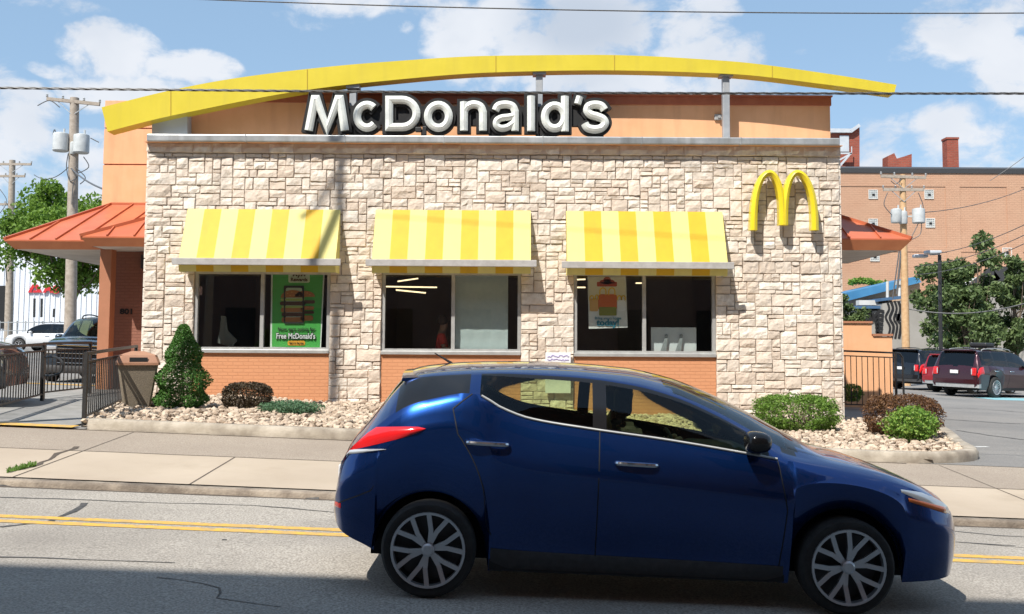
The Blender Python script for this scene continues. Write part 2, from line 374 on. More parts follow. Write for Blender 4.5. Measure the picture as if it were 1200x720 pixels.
m_redroof = pmat('red_metal_roof', (.47, .125, .055), (.54, .155, .07), scale=1.8, detail=8, rough=.42, c3=(.42, .10, .055), scale3=1.2, fac3=.5)
m_fascia = pmat('orange_fascia', (.50, .17, .07), (.56, .21, .09), scale=3, rough=.55)
m_soffit = pmat('white_soffit', (.62, .6, .56), (.52, .5, .46), scale=2, rough=.8)
m_coping = pmat('galvanised_coping', (.42, .44, .45), (.56, .57, .57), scale=4, rough=.42, metal=.55, c3=(.25, .25, .24), scale3=1.5, fac3=.5, streak=(.25, .24, .22), sfac=.5)
m_gbox = pmat('pale_grey_metal', (.46, .49, .53), (.52, .55, .58), scale=3, rough=.5)
m_arch = pmat('yellow_band_metal', (.64, .52, .035), (.68, .55, .045), scale=1.5, rough=.42, c3=(.56, .44, .03), scale3=1.2, fac3=.4, streak=(.5, .4, .05), sfac=.3)
m_aw1 = pmat('pale_yellow_awning', (.90, .86, .38), (.85, .80, .34), scale=5, rough=.5, spec=.3)
m_aw2 = pmat('bright_yellow_awning', (.87, .69, .04), (.82, .63, .035), scale=5, rough=.5, spec=.3)
m_awrail = pmat('awning_rail', (.44, .42, .40), (.36, .34, .32), scale=9, rough=.5)
m_alu = pmat('aluminium_frame', (.46, .46, .45), (.56, .56, .54), scale=6, rough=.42, metal=.5)
m_brick = brickmat('painted_orange_brick', (.60, .27, .13), (.62, .285, .14), (.57, .25, .12), bump=.004, vary=.22, c3=(.5, .22, .11))
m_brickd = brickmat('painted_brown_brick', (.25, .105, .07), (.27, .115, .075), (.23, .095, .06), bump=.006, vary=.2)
m_black = pmat('black_metal', (.018, .018, .02), (.03, .03, .03), scale=9, rough=.45)
m_blackm = pmat('black_matte', (.012, .012, .013), rough=.8)
m_lett = pmat('sign_white', (.74, .76, .72), (.66, .68, .64), scale=14, rough=.28, coat=.2)
m_steel = pmat('steel_post', (.34, .36, .38), (.44, .45, .46), scale=6, rough=.5, metal=.3)
m_gold = pmat('golden_arch', (.76, .60, .02), (.72, .56, .02), scale=4, rough=.32, coat=.3)
m_glass = glassmat('window_glass', (.84, .87, .86), .11)
m_glassd = glassmat('car_glass', (.68, .76, .54), .03)
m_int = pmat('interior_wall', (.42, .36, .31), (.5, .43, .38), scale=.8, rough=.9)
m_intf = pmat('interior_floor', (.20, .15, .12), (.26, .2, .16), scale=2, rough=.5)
m_bark = pmat('bark', (.15, .11, .08), (.22, .17, .125), scale=14, rough=.95, bump=.01, bscale=30)
m_pole = pmat('weathered_pole_wood', (.30, .25, .20), (.42, .36, .30), scale=6, rough=.9, bump=.006, bscale=30)
m_pole2 = pmat('new_pole_wood', (.50, .30, .15), (.60, .40, .22), scale=6, rough=.9)
m_wire = pmat('cable', (.05, .05, .055), (.14, .14, .14), scale=60, rough=.5)
m_can = pmat('transformer_grey', (.55, .57, .57), (.42, .44, .44), scale=4, rough=.5)
m_gal = pmat('galvanised', (.45, .46, .46), (.36, .37, .37), scale=10, rough=.5, metal=.4)

# ================================================================== GROUND, ROAD, WALKS
def sheet(xs, ys, off, fn=None):
    mb = MB(); fn = fn or gz
    vs = [(x, y, fn(x, y)+off) for x in xs for y in ys]; n = len(ys)
    mb.add(vs, [(i*n+j, (i+1)*n+j, (i+1)*n+j+1, i*n+j+1) for i in range(len(xs)-1) for j in range(n-1)])
    return mb
def lin(a, b, st): n = max(1, int(math.ceil((b-a)/st))); return [a+(b-a)*i/n for i in range(n+1)]
def glow(x, y): return -1.05*math.tanh(x/30.0) + (0 if y < 10.7 else prof(y)-.0) - .09
X0, X1 = -90, 90
ground = sheet([-700, -300, -150]+lin(-90, 90, 3)+[150, 300, 700], [-400, -100, -30, 2, 8, 10.6, 10.75, 11.1, 14.2, 21, 30, 50, 81, 120, 250, 900], 0, lambda x, y: glow(x, y))
struct('ground', ground, pmat('ground_dirt', (.13, .12, .10), (.19, .17, .14), scale=.8, rough=1))
struct('road', sheet(lin(-60, 60, 1.5), [1.5, 4, 6, 8, 10, 10.555], 0), m_asph)
def band(a, b, y0, y1, off=0.0, st=1.0): return sheet(lin(a, b, st), lin(y0, y1, .8), off)
# sidewalk: near strip of plain slabs, back strip of exposed aggregate
struct('sidewalk', band(-40, 40, 10.73, 12.45, .003), m_walk)
struct('sidewalk_back_strip', band(-40, 40, 12.453, 14.18, .003), m_agg)
def kerbline(pts, w=.16, h=.14, down=.05, lowz=None):
    """kerb of real section following points (x,y); top at gz+h"""
    mb = MB(); pts = [Vector((p[0], p[1])) for p in pts]; prv = None; pr = []
    for i, p in enumerate(pts):
        d = (pts[min(i+1, len(pts)-1)]-pts[max(i-1, 0)]).normalized(); nrm = Vector((-d.y, d.x))
        z = gz(p.x, p.y) if lowz is None else lowz(p.x)
        jit = mnoise.noise(Vector((p.x*1.7, p.y*1.7, 0)))*.010
        sec = [(-w/2, -down), (-w/2-.01+jit, h*.55), (-w/2+.015, h-.02), (-w/2+.035, h), (w/2-.02, h+jit*.3), (w/2, h-.02), (w/2, -down)]
        pr.append([(p.x+nrm.x*a, p.y+nrm.y*a, z+b) for a, b in sec])
    n = 7; vs = [q for s_ in pr for q in s_]; fs = [(i*n+k, (i+1)*n+k, (i+1)*n+k+1, i*n+k+1) for i in range(len(pr)-1) for k in range(n-1)]
    fs += [tuple(range(n)), tuple(range((len(pr)-1)*n, len(pr)*n))[::-1]]
    mb.add(vs, fs); return mb
kz = lambda x: -1.05*math.tanh(x/30.0)
kb = kerbline([(x, 10.64) for x in lin(-40, 40, .2)][::-1], w=.18, h=.066, lowz=kz)
struct('road_kerb', kb, m_kerbr, smooth=True, autos=50)
struct('near_sidewalk', sheet(lin(-60, 60, 2), [-3.9, -1, 1.35], .13, lambda x, y: kz(x)), m_walk)
struct('near_kerb', kerbline([(x, 1.42) for x in lin(-60, 60, 1)], w=.18, h=.134, lowz=kz), m_kerb)
# parking lot behind / beside the restaurant
struct('parking_lot', sheet(lin(-60, 70, 1.3), [14.19, 15, 16, 17, 18, 19, 20, 21, 25, 30, 40, 60, 80, 95], .006), m_lot)
# gravel bed polygon (x,y) counter clockwise
bed = [(-5.95, 14.3), (5.3, 14.3)] + [(5.3+1.5*math.sin(a), 15.8-1.5*math.cos(a)) for a in [R(k) for k in (15, 30, 45, 60, 75)]] + [(7.1, 16.6), (7.75, 18.2), (8.1, 19.8), (8.2, 21.6), (6.3, 21.6), (6.3, 20.2), (-7.0, 20.2), (-7.0, 19.0)]
def inpoly(x, y, P):
    c = False; n = len(P)
    for i in range(n):
        (x1, y1), (x2, y2) = P[i], P[(i+1) % n]
        if (y1 > y) != (y2 > y) and x < (x2-x1)*(y-y1)/(y2-y1)+x1: c = not c
    return c
kp = strip_pts([(-7.0, 19.2, 0), (-6.6, 17.3, 0), (-6.12, 14.8, 0), (-5.95, 14.28, 0)], 5)[:-1]
front = [Vector((x, 14.24, 0)) for x in lin(-5.8, 5.1, .3)]
cor = strip_pts([(5.3, 14.25, 0), (5.9, 14.38, 0), (6.45, 14.75, 0), (6.8, 15.3, 0), (7.1, 16.4, 0), (7.7, 18.2, 0), (8.1, 19.8, 0), (8.2, 21.6, 0)], 5)
struct('garden_kerb', kerbline([(p.x, p.y) for p in front+cor], w=.2, h=.15), m_kerb, smooth=True, autos=50)
# bed soil, rising gently to the wall
def bedz(x, y): return gz(x, y)+.07+.03*math.sin(x*2.1)*math.sin(y*1.7)
soil = MB(); cells = .3
nx = int((8.3+7.1)/cells)+1; ny = int((21.7-14.2)/cells)+1
for i in range(nx):
    for j in range(ny):
        xa, ya = -7.1+i*cells, 14.2+j*cells
        if inpoly(xa+cells/2, ya+cells/2, bed): soil.quad(*[(a, b, bedz(a, b)-.02) for a, b in ((xa, ya), (xa+cells, ya), (xa+cells, ya+cells), (xa, ya+cells))])
struct('garden_soil', soil, m_dirt)
# pebbles
def gravel():
    bm = bmesh.new(); bmesh.ops.create_icosphere(bm, subdivisions=1, radius=1); bv = np.array([v.co[:] for v in bm.verts]); bf = np.array([[v.index for v in f.verts] for f in bm.faces]); bm.free()
    rng = np.random.RandomState(3); V = []; Fc = []; T = []; o = 0; cnt = 0
    while cnt < 17000:
        x, y = rng.uniform(-7, 8.2), rng.uniform(14.3, 21.5)
        if not inpoly(x, y, bed) or (y > 20.0 and x < 6.5): continue
        if y < 14.37 or (abs(x) < 1.6 and y < 16 and rng.rand() < .0): continue
        s_ = rng.choice([.026, .034, .044, .056], p=[.3, .35, .25, .1])*rng.uniform(.85, 1.2)
        dv = bv*(1+rng.uniform(-.28, .28, (len(bv), 1)))*np.array([s_*rng.uniform(.9, 1.5), s_*rng.uniform(.8, 1.1), s_*rng.uniform(.55, .85)])
        a = rng.uniform(0, 6.28); b = rng.uniform(-.5, .5); c, s2 = math.cos(a), math.sin(a)
        dv = dv@np.array([[1, 0, 0], [0, math.cos(b), math.sin(b)], [0, -math.sin(b), math.cos(b)]])@np.array([[c, s2, 0], [-s2, c, 0], [0, 0, 1]])
        dv = dv+np.array([x, y, bedz(x, y)+s_*rng.uniform(.0, .9)])
        V.append(dv); Fc.append(bf+o); o += len(bv); T.extend([rng.beta(1.0, 1.6)]*len(bf)); cnt += 1
    mb = MB(); mb.v = [tuple(p) for p in np.concatenate(V)]; mb.f = [tuple(int(q) for q in f) for f in np.concatenate(Fc)]; mb.mi = [0]*len(mb.f); mb.t = T
    return mb
m_grav = pmat('pebbles', (.66, .54, .41), (.52, .42, .32), scale=25, rough=.8, c4=(.26, .18, .125), bump=.003, bscale=60)
tag(obj('gravel', gravel(), m_grav, tint=True), kind='stuff', label='pale river pebbles covering the planting bed before the stone wall', cat='gravel')

# centre lines, seams
def ribbon(pts, wdt, off, fn=gz, wj=0.0):
    mb = MB(); P = [Vector((p[0], p[1])) for p in pts]; vs = []
    for i, p in enumerate(P):
        d = (P[min(i+1, len(P)-1)]-P[max(i-1, 0)]).normalized(); nrm = Vector((-d.y, d.x)); ww = wdt/2*(1+random.uniform(-wj, wj))
        for s_ in (-ww, ww):
            q = p+nrm*s_; vs.append((q.x, q.y, fn(q.x, q.y)+off))
    mb.add(vs, [(2*i, 2*i+1, 2*i+3, 2*i+2) for i in range(len(P)-1)]); return mb
yl = MB()
for yy in (8.69, 8.91):
    r_ = ribbon([(x, yy) for x in lin(-40, 40, .5)], .13, .004); yl.add(r_.v, r_.f)
struct('road_centre_line', yl, m_yel)
def wob(pts, amp, st=.15, sd=1):
    out = []
    for (a, b) in zip(pts, pts[1:]):
        a = Vector(a); b = Vector(b); n = max(1, int((b-a).length/st))
        for i in range(n):
            p = a+(b-a)*i/n; out.append((p.x+amp*mnoise.noise(Vector((p.x*2+sd, p.y*2, 0)))+random.uniform(-.3, .3)*amp, p.y+amp*mnoise.noise(Vector((p.x*1.3, p.y*3+sd, 5)))+random.uniform(-.3, .3)*amp))
    out.append(tuple(pts[-1][:2])); return out
def px(*uv): return [tuple(G(u, v)[:2]) for u, v in uv]
ck = MB()
for pts, wd, am, sd in [(px((-40, 582), (90, 586), (140, 588), (300, 593), (400, 601), (640, 615)), .03, .03, 1), (px((105, 590), (60, 612), (0, 618)), .05, .06, 2), (px((0, 653), (120, 657), (205, 660)), .025, .03, 3),
                        (px((1190, 640), (1120, 636), (1300, 650)), .02, .03, 9), (px((190, 676), (255, 690), (262, 704), (330, 712)), .012, .10, 5), (px((0, 568), (15, 568)), .03, 0, 1), (px((358, 582), (374, 582)), .04, 0, 1), (px((260, 633), (266, 633)), .04, 0, 1), (px((1110, 622), (1170, 628), (1260, 632)), .025, .03, 8)]:
    r_ = ribbon(wob(pts, am, sd=sd), wd, .003, wj=.5); ck.add(r_.v, r_.f)
struct('road_cracks', ck, m_tar)
jt = MB()
for x in [-14.3+1.83*i for i in range(18)]:
    r_ = ribbon([(x, 10.72), (x, 12.45)], .016, .0065); jt.add(r_.v, r_.f)
    if (round(x*10)) % 2 == 0: r_ = ribbon([(x, 12.46), (x, 14.1)], .012, .0065); jt.add(r_.v, r_.f)
r_ = ribbon([(x, 12.45+.006*math.sin(x*5)) for x in lin(-30, 30, .4)], .018, .0068); jt.add(r_.v, r_.f)
r_ = ribbon(wob(px((12, 554), (45, 545), (72, 532), (90, 524)), .05, sd=4), .05, .0075, wj=.6); jt.add(r_.v, r_.f)
r_ = ribbon([(x, 10.515) for x in lin(-30, 30, .4)], .045, .003, fn=lambda x, y: kz(x), wj=.5); jt.add(r_.v, r_.f)
r_ = ribbon([(x, 14.13) for x in lin(-6, 5.4, .3)], .04, .0075, wj=.4); jt.add(r_.v, r_.f)
struct('sidewalk_joints', jt, m_joint)
# yellow painted kerb edge of the left ramp, ramp slab
struct('ramp_path', sheet(lin(-14, -6.1, 1), lin(14.2, 24, 1), .03), m_ramp)
ye = MB(); r_ = ribbon([(x, 14.22) for x in lin(-14, -6.0, .5)], .26, .036); ye.add(r_.v, r_.f)
r_ = ribbon([(x, 22.9) for x in lin(-14, -8.2, .5)], .35, .036); ye.add(r_.v, r_.f)
struct('yellow_kerb_marking', ye, m_yel)
# lot markings
lm = MB()
for (a, b) in [((1143, 524.5), (1158, 524.5)), ((1125, 436), (1190, 439))]:
    pa, pb = G(*a), G(*b); r_ = ribbon([pa[:2], pb[:2]], .10, .011); lm.add(r_.v, r_.f)
struct('lot_markings', lm, m_whitep)
pa = G(1178, 468); r_ = sheet(lin(pa.x-.9, pa.x+6, 1), [pa.y-1.1, pa.y, pa.y+1.1], .011); struct('blue_parking_marking', r_, m_bluep)
lm = MB()
for sd, pts in enumerate([px((1120, 505), (1160, 511), (1230, 520)), px((1095, 478), (1150, 480), (1230, 486)), px((1110, 492), (1180, 497), (1240, 499))]):
    r_ = ribbon(wob(pts, .08, sd=sd), .06, .0105, wj=.5); lm.add(r_.v, r_.f)
struct('lot_cracks', lm, m_tar)
# weeds in the crack
wd = MB(); rr = random.Random(5)
for k in range(260):
    t = rr.random()**.8; p = Vector(G(8+t*34, 555-t*8-(rr.random()**2)*5)); z = p.z+.004
    if p.y < 10.6: continue
    a = rr.uniform(0, 6.28); h = rr.uniform(.01, .045); dx, dy = math.cos(a)*.012, math.sin(a)*.012; lx, ly = rr.uniform(-.03, .03), rr.uniform(-.03, .03)
    wd.add([(p.x-dx, p.y-dy, z), (p.x+dx, p.y+dy, z), (p.x+lx, p.y+ly, z+h)], [(0, 1, 2)])
tag(obj('weeds', wd, pmat('weed_green', (.10, .20, .03), (.16, .28, .05), scale=20, rough=.6, trans=.3)), kind='stuff', label='small green weeds in the sidewalk crack', cat='weeds')
# ================================================================== RESTAURANT
YW = 20.0
XL = W(169, 340, YW).x; XR = W(985.5, 330, YW).x; ZT = W(600, 170.5, YW).z
rest = empty('restaurant', (0, 24, gz(0, 24)), 'low restaurant faced in cream ashlar stone with a peach stucco parapet behind', 'restaurant')
wins = []
for (a, b, vt, vb) in [(227, 386.5, 317, 411), (447, 610.5, 318, 413), (672.5, 839, 319, 415.5)]:
    p0 = W(a, (vt+vb)/2, YW); p1 = W(b, (vt+vb)/2, YW); wins.append((p0.x, p1.x, W(a, vt, YW).z, W((a+b)/2, vb, YW).z))
# --- structural front wall (mortar backing), boxes between the openings
back = MB(); ZB = -.6; edges = [XL+.02] + [e for w_ in wins for e in (w_[0], w_[1])] + [XR-.02]
for i in range(0, len(edges), 2): back.box(edges[i], edges[i+1], YW, YW+.3, ZB, ZT)
for (xa, xb, zt, zb) in wins: back.box(xa, xb, YW, YW+.3, zt, ZT)
obj('mortar_wall', back, m_mort, rest)
# --- irregular ashlar: every stone a rough split-face block
def stone(mb, x0, x1, z0, z1, dep, rng, rough=.022, y0=YW, g=.0045):
    j = lambda s_: rng.uniform(-s_, s_)
    nx = max(3, int((x1-x0)/.075)+2); nz = max(3, int((z1-z0)/.075)+2); o = len(mb.v)
    sd = rng.uniform(0, 99); tl = (j(.03), j(.03)); cj = [j(.007) for _ in range(8)]
    for i in range(nx+1):
        for k in range(nz+1):
            u = i/nx; v = k/nz; ring = min(i, nx-i, k, nz-k)
            x = x0+g+(x1-x0-2*g)*u + ((cj[0]*(1-v)+cj[1]*v)*(1-u)+(cj[2]*(1-v)+cj[3]*v)*u); z = z0+g+(z1-z0-2*g)*v + ((cj[4]*(1-u)+cj[5]*u)*(1-v)+(cj[6]*(1-u)+cj[7]*u)*v)
            if ring == 0: y = y0-.002
            else:
                e = 1.0 if ring > 1 else .72
                if ring == 1:
                    x += ((x0+x1)/2-x)*.0; 
                    if i == 1: x = x0+g+.012+j(.004)
                    if i == nx-1: x = x1-g-.012+j(.004)
                    if k == 1: z = z0+g+.010+j(.004)
                    if k == nz-1: z = z1-g-.010+j(.004)
                nn = mnoise.noise(Vector((x*7, z*9, sd)))*1.0+mnoise.noise(Vector((x*19, z*23, sd)))*.7
                y = y0-dep*e-rough*nn*(1 if ring > 1 else .6)-tl[0]*(u-.5)-tl[1]*(v-.5)
                if ring > 0: x += j(.006); z += j(.006)
            mb.v.append((x, y, z))
    t = rng.random()**1.8 if rng.random() < .8 else rng.uniform(.6, 1)
    for i in range(nx):
        for k in range(nz):
            mb.f.append((o+i*(nz+1)+k, o+(i+1)*(nz+1)+k, o+(i+1)*(nz+1)+k+1, o+i*(nz+1)+k+1)); mb.mi.append(0); mb.t.append(t)
def ashlar(x0, x1, z0, z1, holes, rng, unit=.080):
    nx = int(round((x1-x0)/unit)); nz = int(round((z1-z0)/unit)); ux = (x1-x0)/nx; uz = (z1-z0)/nz
    occ = [[False]*nz for _ in range(nx)]
    def hole(i, k):
        cx, cz = x0+(i+.5)*ux, z0+(k+.5)*uz
        return any(a < cx < b and c < cz < d for a, b, c, d in holes)
    for i in range(nx):
        for k in range(nz):
            if hole(i, k): occ[i][k] = True
    mb = MB(); order = [(i, k) for k in range(nz) for i in range(nx)]
    shapes = [(4, 2), (5, 2), (3, 2), (3, 3), (4, 3), (2, 2), (4, 1), (5, 1), (3, 1), (2, 1), (5, 3), (6, 2), (6, 3), (2, 3), (7, 3), (3, 4)]
    wts = [13, 12, 9, 6, 9, 6, 8, 6, 6, 3, 8, 7, 4, 2, 2, 1]
    for (i, k) in order:
        if occ[i][k]: continue
        run = 0
        while i+run < nx and not occ[i+run][k]: run += 1
        for _ in range(14):
            a, b = rng.choices(shapes, wts)[0]
            if a > run or k+b > nz: continue
            if run-a == 1: continue
            if any(occ[i+p][k+q] for p in range(a) for q in range(b)): continue
            break
        else: a, b = min(run, 3), 1
        # snap onto window edges
        for p in range(a):
            for q in range(b): occ[i+p][k+q] = True
        xa, xb, za, zb = x0+i*ux, x0+(i+a)*ux, z0+k*uz, z0+(k+b)*uz
        for (h0, h1, h2, h3) in holes:
            if xb <= h0+ux and zb > h2 and za < h3 and abs(xb-h0) < ux: xb = h0
            if xa >= h1-ux and zb > h2 and za < h3 and abs(xa-h1) < ux: xa = h1
            if za >= h3-uz and xb > h0 and xa < h1 and abs(za-h3) < uz: za = h3
        if xb-xa > .03 and zb-za > .03: stone(mb, xa, xb, za, zb, rng.uniform(.022, .045), rng, rough=.017)
    return mb
rng = random.Random(11)
led = W(600, 182, YW).z
st_ = ashlar(XL, XR, -.45, led, [(w_[0], w_[1], -2, w_[2]) for w_ in wins], rng)
obj('stone_facing', st_, m_stone, rest, tint=True)
x = XL-.03; lg = MB()
while x < XR:
    wd = rng.uniform(.28, .62); stone(lg, x, min(x+wd, XR+.03), led, ZT, .075+rng.uniform(0, .03), rng, rough=.016); x += wd
lg.box(XL, XR, YW-.06, YW-.002, led+.012, ZT-.01)
lg.t[-6:] = [1]*6
obj('stone_ledge', lg, m_stone, rest, tint=True)
# stone return at the right and left corners
for sx in (XL, XR):
    rt = MB(); z = -.45
    while z < ZT-.2:
        h = rng.choice([.18, .27, .2, .3]); y = YW+.01
        while y < YW+.9:
            l = rng.uniform(.25, .5)
            rt.bbox(sx-.035, sx+.035, y, min(y+l, YW+.9)-.012, z, min(z+h, ZT)-.012, .012); y += l
        z += h
    obj('stone_return', rt, m_stone, rest)
# --- brick aprons, frames, glass
for i, (xa, xb, zt, zb) in enumerate(wins):
    ap = MB().box(xa+.001, xb-.001, YW+.02, YW+.28, ZB, zb-.03)
    obj('brick_apron', ap, m_brick, rest)
    wn = MB(); fw = .065; y0, y1 = YW+.03, YW+.13
    wn.box(xa+.002, xa+fw, y0, y1, zb, zt); wn.box(xb-fw, xb-.002, y0, y1, zb, zt)
    mxx = [W(307, 360, YW+.03).x, W(531, 360, YW+.03).x, W(755, 360, YW+.03).x][i]
    wn.box(mxx-.035, mxx+.035, y0+.004, y1, zb+fw, zt-fw)
    wn.box(xa+fw, xb-fw, y0, y1, zb, zb+fw); wn.box(xa+fw, xb-fw, y0, y1, zt-fw, zt)
    wf = obj('window', wn, m_alu, rest)
    sl = MB().bbox(xa-.0, xb+.0, YW-.035, YW+.03, zb-.05, zb+.02, .006); obj('sill', sl, m_alu, wf)
    gl = MB().quad((xa+.05, YW+.09, zb+.05), (xb-.05, YW+.09, zb+.05), (xb-.05, YW+.09, zt-.05), (xa+.05, YW+.09, zt-.05)); obj('pane', gl, m_glass, wf)
# --- interior
Zf = .35; Zc = wins[1][2]+.35; IN = MB()
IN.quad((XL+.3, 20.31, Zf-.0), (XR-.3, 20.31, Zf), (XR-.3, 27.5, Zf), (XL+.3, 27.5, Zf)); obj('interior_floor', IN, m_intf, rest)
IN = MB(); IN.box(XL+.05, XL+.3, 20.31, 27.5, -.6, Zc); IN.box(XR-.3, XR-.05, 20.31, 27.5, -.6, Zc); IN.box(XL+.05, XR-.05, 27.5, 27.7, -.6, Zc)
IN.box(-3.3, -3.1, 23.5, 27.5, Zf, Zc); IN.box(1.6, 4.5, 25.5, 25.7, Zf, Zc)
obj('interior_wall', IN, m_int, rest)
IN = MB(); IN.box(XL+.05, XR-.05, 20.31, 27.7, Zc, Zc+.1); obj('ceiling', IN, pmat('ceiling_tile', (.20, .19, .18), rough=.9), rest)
m_lamp = emis('lamp_warm', (1.0, .78, .45), 1.6)
for (a, b, y_) in [((466, 330), (490, 326.5), 23.2), ((451, 336), (512, 337), 22.4), ((464, 340), (499, 343.5), 21.6), ((674, 328), (686, 327.5), 22.4), ((674, 337), (686, 337), 22), ((745, 332), (752, 332), 23)]:
    l = MB().bar(W(a[0], a[1], y_), W(b[0], b[1], y_), .028, .028); o = obj('ceiling_lamp', l, m_lamp, rest)
tb = MB()
for tx in (-6.0, -4.2, -2.4, -.3, 2.0, 4.4):
    tb.box(tx-.55, tx+.55, 21.4, 22.1, Zf+.72, Zf+.76); tb.box(tx-.04, tx+.04, 21.7, 21.8, Zf, Zf+.72)
    for s_ in (-1, 1): tb.box(tx+s_*.95-.06, tx+s_*.95+.06, 21.2, 22.3, Zf, Zf+1.05)
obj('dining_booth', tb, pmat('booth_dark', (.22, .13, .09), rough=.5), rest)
# --- main volume, roof, parapet
bd = MB(); bd.box(XL+.02, XL+.3, YW+.9, 36, ZB, ZT-.05); bd.box(XR-.3, XR-.02, YW+.9, 36, ZB, ZT-.05); bd.box(XL+.3, XR-.3, 35.7, 36, ZB, ZT-.05)
bd.box(XL+.02, XL+.3, YW+.3, YW+.9, ZB, ZT-.05); bd.box(XR-.3, XR-.02, YW+.3, YW+.9, ZB, ZT-.05)
obj('side_wall', bd, m_stucco, rest)
bd = MB(); bd.box(XL+.3, XR-.3, YW+.3, 35.7, ZT-.3, ZT-.15); obj('flat_roof', bd, m_coping, rest)
yp = 20.58
pa, pb = W(219, 150, yp), W(973, 150, yp); zt_ = W(600, 122, yp).z; zq = W(600, 110.5, yp).z
up = MB(); up.box(pa.x, pb.x, yp, yp+7, ZT-.1, zt_)
obj('parapet_stucco', up, m_stucco, rest)
tr = MB(); tr.box(pa.x-.02, pb.x+.02, yp-.03, yp+7.02, zt_, zq-.03); tr.box(pa.x-.04, pb.x+.04, yp-.06, yp+7.04, zq-.03, zq); obj('parapet_trim', tr, m_trimbr, rest)
gb = MB(); P = [W(178, 139.5, 20.3), W(219.5, 131.5, 20.3), W(219.5, 164, 20.3), W(178, 164, 20.3)]; gb.prism(P, (0, .26, 0)); obj('grey_flashing_box', gb, m_gbox, rest)
cp = MB(); ca, cb = W(172.5, 162, YW-.2), W(983.5, 162, YW-.2); z0, z1 = W(600, 168.5, YW-.2).z, W(600, 160, YW-.2).z
cp.bbox(ca.x, cb.x, YW-.24, YW+.5, z0, z1, .02)
for k in range(1, 7): xx = ca.x+(cb.x-ca.x)*k/7; cp.box(xx-.008, xx+.008, YW-.25, YW+.4, z0-.004, z1+.004)
obj('coping', cp, m_coping, rest)
cp = MB().box(XL-.02, XR+.02, YW-.19, YW+.3, ZT+.001, z0-.001); obj('coping_strip', cp, m_stucco, rest)
# left pylon
yl_ = 25.5; a = W(121, 190, yl_); b = W(176, 190, yl_); zt2 = W(150, 140, yl_).z; py = MB(); z = 3
zs = [3.2, W(150, 193, yl_).z, W(150, 150.5, yl_).z, W(150, 122, yl_).z+.1]
for k in range(3): py.box(a.x, b.x+.6, yl_, 30, zs[k]+(.018 if k else 0), zs[k+1]-.018)
py.box(a.x+.02, b.x+.58, yl_+.02, 29.98, zs[0], zs[3]-.03, 1)
# top clipped under the arch: sloping cap
obj('corner_pylon', py, [m_stucco, m_trimbr], rest)
# recessed entrance wall and column
yr = 22.2; a = W(130, 350, yr); b = W(168, 350, yr)
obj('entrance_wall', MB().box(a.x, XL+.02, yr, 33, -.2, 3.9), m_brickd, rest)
num = put_text(MB(), '801', .16, W(148.5, 365.5, yr-.02), offset=.006, sx=1.25); obj('house_number', num, m_blackm, rest)
yc = 21.7; a = W(114.5, 350, yc); b = W(129.5, 350, yc)
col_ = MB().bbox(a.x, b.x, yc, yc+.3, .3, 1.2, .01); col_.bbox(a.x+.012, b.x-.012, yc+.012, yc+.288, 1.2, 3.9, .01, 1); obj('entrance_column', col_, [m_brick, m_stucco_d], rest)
# wall lamp on the entrance wall
wl = MB().bbox(a.x+.75, a.x+.9, yr-.14, yr-.01, 3.25, 3.55, .02); obj('wall_lamp', wl, m_black, rest)
# --- hip canopies
def canopy(x0, x1, y0, y1, ze, rx0, rx1, zr, fh=.22, tap=.10, seam=.5):
    ym = (y0+y1)/2; A, B, C, D = Vector((x0, y0, ze)), Vector((x1, y0, ze)), Vector((x1, y1, ze)), Vector((x0, y1, ze))
    E, Fp = Vector((rx0, ym, zr)), Vector((rx1, ym, zr))
    mb = MB(); faces = [(A, B, Fp, E), (C, D, E, Fp), (D, A, E), (B, C, Fp)]
    for fc in faces: mb.prism(fc, (0, 0, -.03)) if len(fc) == 4 else mb.prism(fc, (0, 0, -.03))
    def along(P0, P1, Q0, Q1, n):
        for k in range(n+1):
            t = k/n; a = P0.lerp(P1, t)
            # seam runs straight up the slope until it meets a hip or the ridge
            d = (Q0+Q1)/2-(P0+P1)/2; ex = (P1-P0).normalized(); sl = (d-ex*d.dot(ex))
            s0 = (a-P0).dot(ex); L_ = (P1-P0).length; q0 = (Q0-P0).dot(ex); q1 = (Q1-P0).dot(ex)
            f = 1.0
            if s0 < q0 and q0 > 0: f = s0/q0
            if s0 > q1 and L_ > q1: f = min(f, (L_-s0)/(L_-q1))
            if f > .04: mb.bar(a+Vector((0, 0, .015)), a+sl*f+Vector((0, 0, .015)), .025, .05)
    along(A, B, E, Fp, max(2, int((B-A).length/seam))); along(D, A, E, E, max(2, int((A-D).length/seam))); along(B, C, Fp, Fp, max(2, int((C-B).length/seam)))
    for (p, q) in ((A, E), (B, Fp), (D, E), (C, Fp), (E, Fp)):
        if (p-q).length > .05: mb.bar(p+Vector((0, 0, .02)), q+Vector((0, 0, .02)), .07, .06)
    r = obj('canopy_roof', mb, m_redroof, rest)
    fs = MB(); t = tap; up_ = [A, B, C, D]; lo_ = [Vector((x0+t*2, y0+t, ze-fh)), Vector((x1-t*2, y0+t, ze-fh)), Vector((x1-t*2, y1-t, ze-fh)), Vector((x0+t*2, y1-t, ze-fh))]
    for k in range(4): n_ = (k+1) % 4; fs.add([up_[k]-Vector((0, 0, .03)), up_[n_]-Vector((0, 0, .03)), lo_[n_], lo_[k]], [(0, 1, 2, 3)])
    obj('fascia', fs, m_fascia, r)
    sf = MB().box(lo_[0].x+.02, lo_[1].x-.02, lo_[0].y+.02, lo_[2].y-.02, ze-fh+.002, ze-fh+.03); obj('soffit', sf, m_soffit, r)
e = W(5, 281, 22.4); rg = W(123, 240, 25.4)
canopy(e.x, XL-.03, 22.4, 28.4, e.z, rg.x+.15, XL-.03, rg.z, fh=.2)
e = W(93.5, 277, 20.95); rg = W(170, 246.5, 22.2)
canopy(e.x, XL-.03, 20.95, 23.3, e.z, XL-.05, XL-.03, rg.z, fh=.2)
